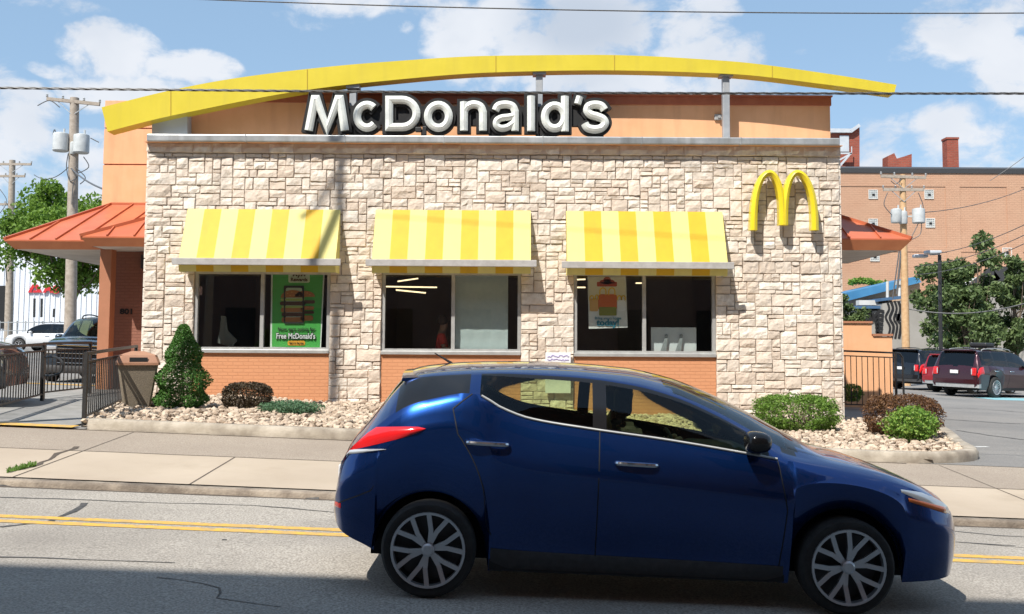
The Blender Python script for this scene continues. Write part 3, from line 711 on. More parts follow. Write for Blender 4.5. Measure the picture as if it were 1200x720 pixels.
e = W(1068.5, 280, 21.5); rg = W(985, 247, 23.2)
canopy(XR+.03, e.x, 21.5, 25.2, e.z, XR+.03, XR+.05, rg.z+.2, fh=.24)
# --- yellow arch band and posts (rise from the parapet)
top = pchip([(119, 126), (200, 106), (265, 93.5), (360, 81), (440, 73.5), (580, 65.5), (700, 64.5), (850, 71.5), (970, 86.5), (1050.5, 99.5)])
bot = pchip([(126, 154.5), (180, 140.5), (220, 131.8), (360, 105.5), (440, 96), (580, 85), (700, 82.6), (850, 86.5), (970, 99.5), (1048, 110)])
ar = MB(); ys_ = (20.02, 20.36); n = 60; pr = []
for i in range(n+1):
    ut = 119+(1050.5-119)*i/n; ub = 126+(1048-126)*i/n; p, q = W(ut, top(ut), ys_[0]), W(ub, bot(ub), ys_[0]); dd = Vector((0, ys_[1]-ys_[0], 0))
    pr += [p, q, q+dd, p+dd]
ar.add(pr, [(4*i+a, 4*i+(a+1) % 4, 4*i+4+(a+1) % 4, 4*i+4+a) for i in range(n) for a in range(4)]+[(0, 3, 2, 1), (4*n, 4*n+1, 4*n+2, 4*n+3)])
arch = obj('yellow_arch_band', ar, m_arch, rest)
sm_ = MB()
for u in (200, 360, 581, 720, 905):
    sm_ = MB(); p, q = W(u, top(u)+.3, 20.015), W(u, bot(u)-.3, 20.015); sm_.bar(p, q, .012, .006, up=(0, 1, 0))
    obj('panel_joint', sm_, pmat('joint_dark_yellow', (.45, .3, .03)), arch)  # joint lines in a darker yellow than the band
for (u, v0, v1) in [(414.5, 100, 162), (632, 84, 162), (850, 86, 162)]:
    a = W(u, v0, 20.2); b = W(u, v1, 20.2); ps = MB().bbox(a.x-.068, a.x+.068, 20.12, 20.26, b.z-.05, a.z-.09, .01); ps.box(a.x-.13, a.x+.13, 20.06, 20.32, a.z-.09, a.z+.0)
    obj('arch_post', ps, m_steel, rest)
# --- awnings
def awning(u0, u1, v0, ub0, ub1, vr):
    yb, yf = YW-.06, 19.46
    tl, tr_ = W(u0, v0, yb), W(u1, v0, yb); bl, br = W(ub0, vr+2, yf), W(ub1, vr+2, yf)
    xl = (tl.x+bl.x)/2; xr = (tr_.x+br.x)/2; zt, zr = tl.z, bl.z; zr = (bl.z+br.z)/2; zt = (tl.z+tr_.z)/2
    ns = 9; mb = MB(); zv = zr-.20
    for k in range(ns):
        a, b = xl+(xr-xl)*k/ns, xl+(xr-xl)*(k+1)/ns; mi = k % 2
        for q in range(4):
            t0, t1 = q/4, (q+1)/4; f = lambda t: (yb+(yf-yb)*t, zt+(zr-zt)*t-.012*math.sin(math.pi*t))
            (ya, za), (yb_, zb_) = f(t0), f(t1); mb.quad((a, ya, za), (b, ya, za), (b, yb_, zb_), (a, yb_, zb_), mi)
        mb.quad((a, yf, zr), (b, yf, zr), (b, yf+.05, zv), (a, yf+.05, zv), mi)
    for xx in (xl, xr): mb.add([(xx, yb, zt), (xx, yf, zr), (xx, yf+.05, zv), (xx, yb, zv)], [(0, 1, 2, 3)], 0)
    aw = obj('awning', mb, [m_aw1b, m_aw2b], rest)
    fr = MB()
    for xx in (xl+.02, xr-.02):
        fr.tube([(xx, yb, zt-.04), (xx, yf+.03, zr-.04)], .014, 6); fr.tube([(xx, yb, zv+.02), (xx, yf+.06, zv+.02)], .014, 6)
    fr.tube([(xl+.02, yf+.06, zv+.015), (xr-.02, yf+.06, zv+.015)], .012, 6)
    obj('awning_frame', fr, m_alu, aw)
    rl = MB().bbox(xl-.11, xr+.11, yf-.055, yf-.004, zr-.075, zr+.055, .008); obj('awning_rail', rl, m_awrail, aw)
m_aw1b = pmat('pale_yellow_fabric', (.84, .75, .26), (.80, .71, .25), scale=5, rough=.55, spec=.3, trans=.18, streak=(.66, .58, .24), sfac=.35)
m_aw2b = pmat('bright_yellow_fabric', (.79, .49, .03), (.75, .46, .028), scale=5, rough=.55, spec=.3, trans=.18, streak=(.62, .38, .04), sfac=.35)
awning(218, 396, 245.5, 211, 396, 304.5); awning(438.5, 621.5, 246.5, 437.5, 622.5, 306); awning(663.5, 847.5, 248, 665, 852, 308.5)
# --- parapet security light
sl = MB(); p = W(842, 138, yp); sl.bbox(p.x-.09, p.x+.09, yp-.05, yp-.002, p.z-.06, p.z+.06, .015); sl.tube([(p.x, yp-.05, p.z), (p.x, yp-.1, p.z)], .03, 10); obj('parapet_light', sl, m_gal, rest)
sl = MB(); p = W(494, 152, 19.85); sl.bbox(p.x-.12, p.x-.0, 19.8, 19.9, p.z-.05, p.z+.04, .01); sl.bbox(p.x+.02, p.x+.1, 19.78, 19.88, p.z-.12, p.z+.05, .01); sl.tube([(p.x, 19.85, p.z), (p.x, 19.95, z1)], .015, 8); obj('spot_lamp', sl, m_black, rest)
# scupper/vent on corner
# ================================================================== WALL SIGNS
def stroke(mb, pts, wpx, Y, yb, ridge, closed=False, wfn=None, mi=0, flat=False):
    """bevelled channel-letter stroke along pixel points laid on the plane Y (real geometry there)"""
    P = [Vector((W(u, v, Y).x, W(u, v, Y).z)) for u, v in pts]; n = len(P); sc = Y/1200.0; vs = []
    for i, p in enumerate(P):
        pv = P[(i-1) % n] if (closed or i) else None; nx_ = P[(i+1) % n] if (closed or i < n-1) else None
        d1 = (p-pv).normalized() if pv is not None else (nx_-p).normalized(); d2 = (nx_-p).normalized() if nx_ is not None else d1
        n1 = Vector((-d1.y, d1.x)); n2 = Vector((-d2.y, d2.x)); mt = (n1+n2)
        mt = n1 if mt.length < .2 else mt.normalized(); k = min(2.0, 1/max(.35, mt.dot(n1)))
        ww = (wfn(i/(n-1)) if wfn else wpx)*sc/2*k
        for (s_, y) in ((-1, yb), (-1, Y), (-.62, Y-ridge*.55), (0, Y-ridge), (.62, Y-ridge*.55), (1, Y), (1, yb)) if not flat else ((-1, yb), (-1, Y), (1, Y), (1, yb)):
            q = p+mt*ww*s_; vs.append((q.x, y, q.y))
    c = 4 if flat else 7; seg = n if closed else n-1; fs = []
    for i in range(seg):
        for k in range(c-1): a = i*c; b = ((i+1) % n)*c; fs.append((a+k, b+k, b+k+1, a+k+1))
    if not closed: fs += [tuple(range(c)), tuple(range((n-1)*c, n*c))[::-1]]
    mb.add(vs, fs, mi); return mb
def arc(cx, cy, rx, ry, a0, a1, n=20): return [(cx+rx*math.cos(R(a0+(a1-a0)*i/n)), cy-ry*math.sin(R(a0+(a1-a0)*i/n))) for i in range(n+1)]
def sp2(pts, k=5): return [(p.x, p.y) for p in strip_pts([(a, b, 0) for a, b in pts], k)]
LET = {
 'M': [([(361.6, 153), (368.6, 116.3), (371, 116.3), (383.4, 149.5), (396, 116.3), (398.4, 116.3), (404.2, 153)], 0, 8.3)],
 'c': [(arc(430, 136.3, 11.6, 13.4, 48, 318), 0, 8)],
 'D': [([(456.0, 117.0), (470, 117.0)]+arc(471, 133, 17, 16, 90, -90, 14)+[(456.0, 149.0)], 1, 8)],
 'o': [(arc(513.7, 136.4, 12.3, 13.4, 0, 360, 28)[:-1], 1, 8)],
 'n': [([(543.7, 119.3), (543.7, 153.2)], 0, 8), (sp2([(543.7, 131), (547, 125.3), (555, 122.3), (563, 125), (566, 132)])+[(566, 153.2)], 0, 8)],
 'a': [(sp2([(580.6, 129.5), (584, 124), (592.5, 122.3), (600.5, 124.5), (603.6, 131)])+[(603.6, 153.4)], 0, 7.6), (sp2([(603.6, 135.5), (596, 137.2), (588, 138.2), (582.3, 141.5), (581.8, 147), (587, 150.3), (595, 149), (603.6, 143)]), 0, 6.6)],
 'l': [([(622.4, 112.6), (622.4, 153.6)], 0, 8)],
 'd': [([(662.0, 112.8), (662.0, 154)], 0, 8), (arc(650, 137, 11.6, 13.4, 0, 360, 26)[:-1], 1, 7.8)],
 'apostrophe': [([(679.6, 113.2), (676.8, 122)], 0, 7)],
 's': [(sp2([(708.5, 128.8), (704.5, 124), (697, 122.6), (689.8, 124.6), (688.2, 130), (692.5, 134.3), (700, 136.5), (707, 139.8), (709, 145), (704.5, 150), (696.5, 151.6), (688.5, 149.6), (685.2, 144.8)]), 0, 8)],
}
sign = empty('storefront_sign', W(535, 153, 19.9), "white channel lettering reading McDonald's on black backing above the stone wall", 'sign')
bk = MB(); k = 0
for ch, ss in LET.items():
    for (pts, closed, wp) in ss:
        k += 1; P = pts
        if not closed:   # extend the ends of the backing a little
            (a, b), (c, d) = P[0], P[1]; l = math.hypot(a-c, b-d); P = [(a+(a-c)/l*3.2, b+(b-d)/l*3.2)]+P[1:]
            (a, b), (c, d) = P[-1], P[-2]; l = math.hypot(a-c, b-d); P = P[:-1]+[(a+(a-c)/l*3.2, b+(b-d)/l*3.2)]
        stroke(bk, P, wp+8.4, 19.86+.0015*k, 20.02, 0, closed, flat=True)
ra, rb = W(376, 146, 19.9), W(700, 122, 19.9); bk.box(W(412, 0, 19.9).x, rb.x, 19.93, 20.05, W(500, 146.5, 19.9).z, W(500, 124, 19.9).z)
for u in (419, 580, 640, 700): p = W(u, 150, 19.98); bk.box(p.x-.12, p.x+.12, 19.94, 20.04, W(u, 163, 19.98).z, p.z+.1)
obj('backing', bk, m_blackm, sign)
for ch, ss in LET.items():
    lb = MB(); 
    for q, (pts, closed, wp) in enumerate(ss): stroke(lb, pts, wp+1.3, 19.82+.002*q, 19.9, .05, closed)
    obj('letter', lb, m_lett, sign)
# golden arches emblem
gm = MB(); cy = []
def leg(x0, y0, x1, y1, px_, n=16):   # parabola-like rise from (x0,y0) to peak (x1,y1)
    return [(x1+(x0-x1)*(1-(1-t)**1.0)**.5 if False else x1+(x0-x1)*t**.62, y1+(y0-y1)*t) for t in [i/n for i in range(n+1)]]
def archpts(xl, yl_, xp, yp_, xr, yr_):
    L_ = [(xp-(xp-xl)*math.sin(t), yl_+(yp_-yl_)*math.cos(t)**.8 if t < math.pi/2-1e-6 else yl_) for t in [math.pi/2*(1-i/14) for i in range(15)]]
    Rr = [(xp+(xr-xp)*math.sin(t), yr_+(yp_-yr_)*math.cos(t)**.8 if t < math.pi/2-1e-6 else yr_) for t in [math.pi/2*i/14 for i in range(1, 15)]]
    return L_+Rr
A1 = archpts(883.3, 270, 901.8, 202.6, 917.6, 264); A2 = archpts(919.4, 264, 934.5, 202.6, 955.3, 270)
stroke(gm, A1, 8.6, 19.70, 19.86, .05, wfn=lambda t: 8.8-2.2*math.sin(math.pi*t)); stroke(gm, A2, 8.6, 19.704, 19.86, .05, wfn=lambda t: 8.8-2.2*math.sin(math.pi*t))
em = empty('wall_emblem', W(919, 270, 19.8), 'golden letter M of two tall arches mounted on the stone wall', 'sign')
obj('arches', gm, m_gold, em, smooth=True, autos=30)
pg = MB()
for u, v in ((884, 262), (900, 206), (918, 255), (935, 206), (954, 262)): p = W(u, v, 19.9); obj('stand_off', MB().tube([(p.x, 19.84, p.z), (p.x, 20.02, p.z)], .02, 8), m_alu, em)
# placard on the pier between second and third windows
m_wp = pmat('placard_white', (.78, .78, .8), (.7, .7, .74), scale=10, rough=.6); m_pur = pmat('purple_ink', (.16, .06, .4), (.2, .1, .5), scale=40)
a, b = W(639, 461, 19.88), W(669, 413.5, 19.88)
pl = MB().bbox(a.x, b.x, 19.88, 19.91, a.z, b.z, .006); pk = single('wall_placard', pl, m_wp, 'small white placard with purple scribble on the stone pier', 'placard')
sc_ = MB(); rq = random.Random(4); z = b.z-.07
for row in range(2):
    pts = [(a.x+.04+(b.x-a.x-.08)*i/26, 19.874, z-row*.07+rq.uniform(-.022, .022)) for i in range(27)]
    sc_.tube(pts, .0045, 5)
obj('scribble', sc_, m_pur, pk)
# ================================================================== POSTERS AND WINDOW ITEMS
def flat(px_pts, Y, t=.006): return MB().prism([W(u, v, Y) for u, v in px_pts], (0, t, 0))
def pc(name, c, rough=.6): return MATS.get(name) or pmat(name, c, rough=rough)
def disc(cx, cy, rx, ry, n=20, a0=0, a1=360): return [(cx+rx*math.cos(R(a0+(a1-a0)*i/n)), cy-ry*math.sin(R(a0+(a1-a0)*i/n))) for i in range(n+(0 if a1-a0 == 360 else 1))]
Yp = 20.14
def poster(name, corners, mat_, label):
    A = [W(u, v, Yp) for u, v in corners]; c = sum(A, Vector())/4; c.z = min(p.z for p in A)
    t = empty(name, c, label, 'poster'); obj('sheet', flat(corners, Yp), mat_, t); return t
p1 = poster('window_poster', [(318, 318), (380.5, 318), (376, 410), (316.5, 408.5)], pc('poster_white', (.72, .78, .7)), 'green burger rewards poster in the left window')
obj('green_field', flat([(319.6, 318), (378.8, 318), (374.7, 407.8), (318.6, 406.4)], Yp-.004, .003), pc('poster_green', (.075, .42, .075)), p1)
f = Yp-.008
def layer(parent, name, mat_, shapes, k=0):
    for s_ in shapes: o = obj(name, MB().prism([W(u, v, f-.003*k) for u, v in s_], (0, .002, 0)), mat_, parent)
    return o
rrx = lambda x0, y0, x1, y1, r=2: disc(x1-r, y0+r, r, r, 5, 0, 90)+disc(x0+r, y0+r, r, r, 5, 90, 180)+disc(x0+r, y1-r, r, r, 5, 180, 270)+disc(x1-r, y1-r, r, r, 5, 270, 360)
layer(p1, 'logo_box', pc('poster_pale', (.62, .72, .5)), [rrx(338, 317, 363, 331.5, 2)])
layer(p1, 'phone', pc('poster_black', (.02, .025, .02)), [rrx(333, 335, 356, 379.5, 3)], 1)
layer(p1, 'phone_screen', pc('poster_screen', (.42, .55, .40)), [rrx(335, 337.5, 354, 377, 2)], 2)
bun = pc('bun_brown', (.42, .17, .05)); bun2 = pc('bun_light', (.62, .32, .10))
layer(p1, 'bun', bun, [disc(343, 349, 14, 9, 12, 0, 180), rrx(329, 361, 357, 366, 2), rrx(330, 372, 357, 378, 2.5), disc(357, 348, 12, 7, 12, 0, 180), rrx(352, 359, 368, 363.5, 2), rrx(352, 370, 367, 376, 2.5)], 3)
layer(p1, 'patty', pc('patty', (.09, .04, .02)), [rrx(328, 353.5, 358, 358, 2), rrx(330, 366.5, 357, 371, 2), rrx(354, 352, 369, 356, 1.5), rrx(354, 364.5, 368, 368, 1.5)], 4)
layer(p1, 'salad', pc('salad', (.35, .45, .10)), [rrx(329, 350, 357, 352.8, 1.2), rrx(330, 358.5, 356, 361, 1.2)], 5)
layer(p1, 'sesame', bun2, [disc(x, y, .9, .6, 6) for x, y in ((337, 344), (342, 342.5), (347, 344), (351, 346.5), (340, 346.5), (345, 347), (360, 343.5), (363, 345.5))], 6)
fr7 = [[(333, 335), (356, 335), (356, 336.8), (333, 336.8)], [(333, 377.7), (356, 377.7), (356, 379.5), (333, 379.5)], [(332.6, 336), (334.2, 336), (334.2, 378.5), (332.6, 378.5)], [(354.6, 336), (356.2, 336), (356.2, 378.5), (354.6, 378.5)]]
layer(p1, 'phone_rim', pc('poster_black', None), fr7, 7)
tx = MB(); put_text(tx, 'MyM', .13, W(350.5, 321.5, f-.02), offset=.004); put_text(tx, 'Rewards', .095, W(350.5, 328, f-.02), offset=.003); obj('logo_text', tx, pc('poster_brown', (.10, .05, .02)), p1)
tx = MB(); put_text(tx, 'Now earn points for', .088, W(347.5, 386, f-.02), offset=.002); obj('small_text', tx, pc('poster_black', None), p1)
tx = MB(); put_text(tx, "Free McDonald's", .15, W(346.5, 394.3, f-.02), offset=.014, sx=.75); obj('headline_outline', tx, pc('poster_black', None), p1)  # black outline printed behind the white headline
tx = MB(); put_text(tx, "Free McDonald's", .15, W(346.5, 394.3, f-.03), offset=.003, sx=.75); obj('headline_text', tx, pc('poster_lettering_white', (.8, .82, .8)), p1)
layer(p1, 'button', pc('poster_orange', (.8, .38, .03)), [rrx(337, 399.5, 357.5, 405, 2)], 2)
tx = MB(); put_text(tx, 'Start in the app', .05, W(347.3, 402.2, f-.02), offset=.001, sx=.9); obj('button_text', tx, pc('poster_black', None), p1)
p2 = poster('window_poster', [(688.5, 323.5), (733.5, 323.5), (735.5, 384), (690, 385.5)], pc('poster_offwhite', (.72, .74, .70)), 'white poster reading today in teal in the right window')
layer(p2, 'cream_field', pc('poster_cream', (.70, .68, .55)), [[(689.5, 324.5), (732.5, 324.5), (733.3, 357), (690.4, 357)]])
layer(p2, 'red_label', pc('poster_red', (.42, .07, .04)), [disc(711.5, 330.5, 9, 3, 16), rrx(699.5, 330.5, 723, 336, 1.2), disc(711.5, 328, 4.5, 3.5, 10)], 1)
layer(p2, 'boxes', pc('poster_tan', (.66, .40, .14)), [rrx(691, 350, 701, 365, 2)], 1)
layer(p2, 'box_front', pc('poster_box_orange', (.60, .14, .03)), [rrx(701, 345, 723, 364, 3)], 2)
layer(p2, 'box_base', pc('poster_box_brown', (.22, .24, .04)), [rrx(702, 360, 722.5, 370, 1)], 3)
layer(p2, 'box_white', pc('poster_lettering_white', None), [rrx(723.6, 352, 733, 365, 3)], 1)
hn = MB()
for (c, r1, r2, yb_) in ((706.5, 3.6, 8, 346), (717, 3.6, 8, 346), (693.5, 2.2, 5, 352), (699.3, 1.6, 5, 351), (725.8, 2.2, 5, 352), (730.6, 2.2, 5, 352)):
    stroke(hn, [(c-r1, yb_)]+arc(c, yb_-r2*.5, r1, r2*.55, 180, 0, 8)+[(c+r1, yb_)], 1.3, f-.012, f-.009, .001, flat=True)
obj('handle', hn, pc('poster_yellow', (.80, .52, .03)), p2)
tx = MB(); put_text(tx, 'Bring yours home', .072, W(712.5, 373.2, f-.01), offset=.001); put_text(tx, 'today!', .175, W(712.5, 378.6, f-.01), offset=.007); obj('teal_text', tx, pc('poster_teal', (.02, .20, .28)), p2)
# roller shade, board, folding signs
m_shade = pmat('shade_fabric', (.66, .78, .77), (.72, .83, .81), scale=12, rough=.9, trans=.35)
rs = MB(); a, b = W(534, 320, 20.2), W(595, 411, 20.2); nn = 24
rs.grid(lambda u, v: (a.x+(b.x-a.x)*u, 20.2+.006*math.sin(u*19)*math.sin(v*9+u*4)+.004*math.sin(v*31), a.z+(b.z-a.z)*v), nn, nn)
rs.tube([(a.x, 20.2, b.z), (b.x, 20.2, b.z)], .012, 8); rs.tube([(a.x, 20.2, a.z-.02), (b.x, 20.2, a.z-.02)], .03, 10)
single('roller_shade', rs, m_shade, 'pale roller shade pulled down in the middle window', 'window shade', smooth=True)
a, b = W(763, 414.5, 20.35), W(816, 384, 20.35)
bo = MB().bbox(a.x, b.x, 20.35, 20.38, a.z-.05, b.z, .006); single('white_board', bo, pmat('board_white', (.70, .76, .76), (.64, .71, .71), scale=4, rough=.6), 'white board propped at the bottom of the right window', 'board')
m_fs = pmat('folding_sign_grey', (.22, .25, .25), (.3, .33, .33), scale=20, rough=.6)
for u in (777.5, 795):
    fsn = MB(); Y = 20.27
    fsn.prism([W(u-4, 414, Y), W(u+3.2, 413, Y), W(u+5, 395.5, Y), W(u+1.8, 395.5, Y)], (0, .02, 0)); fsn.prism([W(u+1.6, 396.5, Y), W(u+5.2, 396.5, Y), W(u+5.2, 392.5, Y), W(u+3.4, 391.5, Y), W(u+1.6, 392.5, Y)], (0, .02, 0))
    single('folded_sign', fsn, m_fs, 'grey folded floor sign before the white board, '+('left' if u < 780 else 'right')+' one of two', 'floor sign', 'folded floor signs')
fsn = MB(); Y = 20.5
fsn.prism([W(254, 402, Y), W(272, 407, Y), W(278, 399, Y), W(267, 388, Y), W(265, 371, Y), W(259, 370, Y), W(258, 385, Y)], (0, .03, 0))
single('chair_back', fsn, pmat('pale_seat', (.16, .18, .16), rough=.5), 'pale green chair back behind the left window pane', 'chair')
st = MB().prism([W(227+6, 336, 20.1), W(227+10, 336, 20.1), W(227+10, 346, 20.1), W(227+6, 346, 20.1)], (0, .004, 0)); single('door_sticker', st, pc('sticker_pink', (.42, .3, .34)), 'small pinkish sticker inside the left window edge', 'sticker')
# ---- seated customer in a red shirt
def skinned(name, nodes, edges, parent, mat_, sub=2):
    me = bpy.data.meshes.new(name); me.from_pydata([n[:3] for n in nodes], edges, []); o = bpy.data.objects.new(name, me); COL.objects.link(o)
    sk = o.modifiers.new('skin', 'SKIN'); 
    for i, n in enumerate(nodes):
        r = n[3]; r = r if isinstance(r, tuple) else (r, r); me.skin_vertices[0].data[i].radius = r; me.skin_vertices[0].data[i].use_root = (i == 0)
    ss = o.modifiers.new('sub', 'SUBSURF'); ss.levels = sub; ss.render_levels = sub
    dg = bpy.context.evaluated_depsgraph_get(); dg.update(); me2 = bpy.data.meshes.new_from_object(o.evaluated_get(dg)); bpy.data.objects.remove(o); me2.name = name
    me2.materials.clear(); me2.materials.append(mat_); me2.polygons.foreach_set('use_smooth', [True]*len(me2.polygons)); o = bpy.data.objects.new(name, me2); COL.objects.link(o); o.parent = parent; return o
bp_ = W(519, 398, 20.8); per = empty('person', (bp_.x, 20.8, Zf), 'dark haired person in a red shirt standing behind the middle window', 'person', rz=R(90))
hz = .95
nodes = [(0, 0, hz+.08, .15), (0, .02, hz+.3, (.16, .12)), (0, .02, hz+.50, (.17, .11)), (0, .02, hz+.62, .055), (0, -.02, hz+.72, (.075, .09)), (0, -.02, hz+.84, (.07, .085)),
         (.2, .02, hz+.52, .055), (.25, -.04, hz+.26, .045), (.2, -.30, hz+.27, .032), (.18, -.4, hz+.27, .03), (-.2, .02, hz+.52, .055), (-.25, -.04, hz+.26, .045), (-.2, -.3, hz+.27, .032), (-.18, -.4, hz+.27, .03),
         (.1, 0, hz-.05, .09), (.11, 0, .48, .065), (.11, .02, .08, .045), (.11, -.12, .03, .04), (-.1, 0, hz-.05, .09), (-.11, 0, .48, .065), (-.11, .02, .08, .045), (-.11, -.12, .03, .04)]
ed = [(0, 1), (1, 2), (2, 3), (3, 4), (4, 5), (2, 6), (6, 7), (7, 8), (8, 9), (2, 10), (10, 11), (11, 12), (12, 13), (0, 14), (14, 15), (15, 16), (16, 17), (0, 18), (18, 19), (19, 20), (20, 21)]
skinned('body', nodes, ed, per, pmat('skin_tone', (.30, .17, .11), rough=.5))
skinned('red_shirt', [(0, 0, hz+.07, .165), (0, .02, hz+.3, (.18, .14)), (0, .02, hz+.5, (.185, .13)), (0, .02, hz+.57, .08), (.2, .02, hz+.52, .075), (.25, -.03, hz+.34, .068), (-.2, .02, hz+.52, .075), (-.25, -.03, hz+.34, .068)], [(0, 1), (1, 2), (2, 3), (2, 4), (4, 5), (2, 6), (6, 7)], per, pmat('red_cloth', (.60, .05, .03), (.5, .04, .03), scale=8, rough=.8))
hair = MB(); hair.lathe([(.03, .12), (.075, .10), (.10, .05), (.108, 0), (.1, -.05), (.07, -.08)], 16, c=(0, .01, hz+.83)); obj('hair', hair, pmat('dark_hair', (.02, .015, .012), rough=.6), per, local=True, smooth=True)
# ================================================================== RAILINGS, BIN
def rail_fence(name, pts, label, h=1.0, sp=.15, arch_end=None, zoff=0, double=False, catg='railing', post_at=None):
    P = [Vector((p[0], p[1], 0)) for p in pts]; tot = sum((b-a).length for a, b in zip(P, P[1:]))
    def at(s_):
        for a, b in zip(P, P[1:]):
            l = (b-a).length
            if s_ <= l+1e-6: return a.lerp(b, s_/l)
            s_ -= l
        return P[-1]
    g = lambda s_: (lambda p: Vector((p.x, p.y, gz(p.x, p.y)+zoff+.03)))(at(s_))
    t = empty(name, g(0), label, catg)
    n = max(2, int(tot/.3)); S = [tot*i/n for i in range(n+1)]
    up = Vector((0, 0, 1))
    for nm_, hh, ww_ in (('handrail', h, .045), ('upper_rail', h-.12, .028), ('lower_rail', .12, .028)):
        top = MB()
        for s0, s1 in zip(S, S[1:]): top.bar(g(s0)+up*hh, g(s1)+up*hh, ww_, ww_)
        obj(nm_, top, m_black, t)
    m = int(tot/sp)
    for k in range(1, m):
        if k > 98: break
        a = g(tot*k/m); obj('baluster', MB().bar(a+up*.12, a+up*(h-.12), .016, .016), m_black, t)
    for s_ in (post_at or [0, tot]):
        a = g(s_); obj('post', MB().bar(a-up*.05, a+up*(h+.02), .05, .05), m_black, t)
    return t
rail_fence('railing', [G(-45, 500)[:2], G(49, 472)[:2]], 'long black railing rising to the left along the entrance ramp')
rr_ = rail_fence('railing', [G(50, 470)[:2], G(104, 463)[:2]], 'short black railing in front of the slate grey car grille')
rail_fence('railing', [(-5.98, 14.45), (-6.98, 19.1)], 'black sloping railing beside the trash bin')
lp = MB(); a = Vector(G(49, 471)); b = a+Vector((.45, -.3, 0))
pth = strip_pts([a+Vector((0, 0, .78)), a+Vector((.25, -.16, .80)), b+Vector((0, 0, .74)), b+Vector((.04, -.02, .62)), b+Vector((-.02, .02, .52)), a+Vector((.2, -.12, .47)), a+Vector((0, 0, .47))], 5)
lp.tube(pth, .02, 8); obj('grab_loop', lp, m_black, rr_, smooth=True)
a, b = G(988.5, 470), G(1045, 470)
rf = rail_fence('picket_fence', [(8.3, 26.0), (9.72, 26.0)], 'black metal picket fence right of the stone wall', h=1.46, sp=.13, catg='fence')
# curved end returning to the back
lp = MB(); c0 = Vector((9.72, 26.0, gz(9.72, 26.0)+.03))
lp.tube([c0+Vector((0, 0, 1.46)), c0+Vector((.12, .02, 1.44)), c0+Vector((.2, .05, 1.34)), c0+Vector((.21, .05, 0))], .028, 8); obj('end_hoop', lp, m_black, rf, smooth=True)
# trash bin: tapered exposed-aggregate body, brown hooded lid with push flap
pb_ = G(153, 484.5); bx, by = pb_.x, pb_.y+.25; bz = gz(bx, by)+.06
bin_ = empty('trash_bin', (bx, by, bz), 'pebbled concrete trash bin with a brown lid', 'trash bin', rz=R(22))
m_bin = pmat('bin_aggregate', (.28, .23, .17), (.17, .14, .10), scale=70, detail=3, rough=.9, bump=.006, bscale=90); m_lid = pmat('bin_lid_brown', (.34, .17, .10), (.40, .21, .13), scale=4, rough=.5)
b_ = MB(); bw, tw = .205, .31
def frus(mb, w0, w1, z0, z1, ch=.03, mi=0):
    def ring(w_, z): return [(w_-ch, -w_, z), (w_, -w_+ch, z), (w_, w_-ch, z), (w_-ch, w_, z), (-w_+ch, w_, z), (-w_, w_-ch, z), (-w_, -w_+ch, z), (-w_+ch, -w_, z)]
    v = ring(w0, z0)+ring(w1, z1); mb.add(v, [(k, (k+1) % 8, (k+1) % 8+8, k+8) for k in range(8)]+[tuple(range(8))[::-1], tuple(range(8, 16))], mi)
frus(b_, bw, tw, 0, .72); obj('bin_body', b_, m_bin, bin_, local=True)
l_ = MB(); frus(l_, tw+.03, tw+.03, .72, .76); frus(l_, tw+.03, tw-.02, .76, .88, .04); frus(l_, tw-.02, .1, .88, .945, .02); ld_ = obj('lid', l_, m_lid, bin_, local=True)
for s_ in (-1, 1): fl = MB().box(-.14, .14, s_*(tw+.022)-.006, s_*(tw+.022)+.006, .775, .845); obj('push_flap', fl, m_blackm, ld_, local=True)
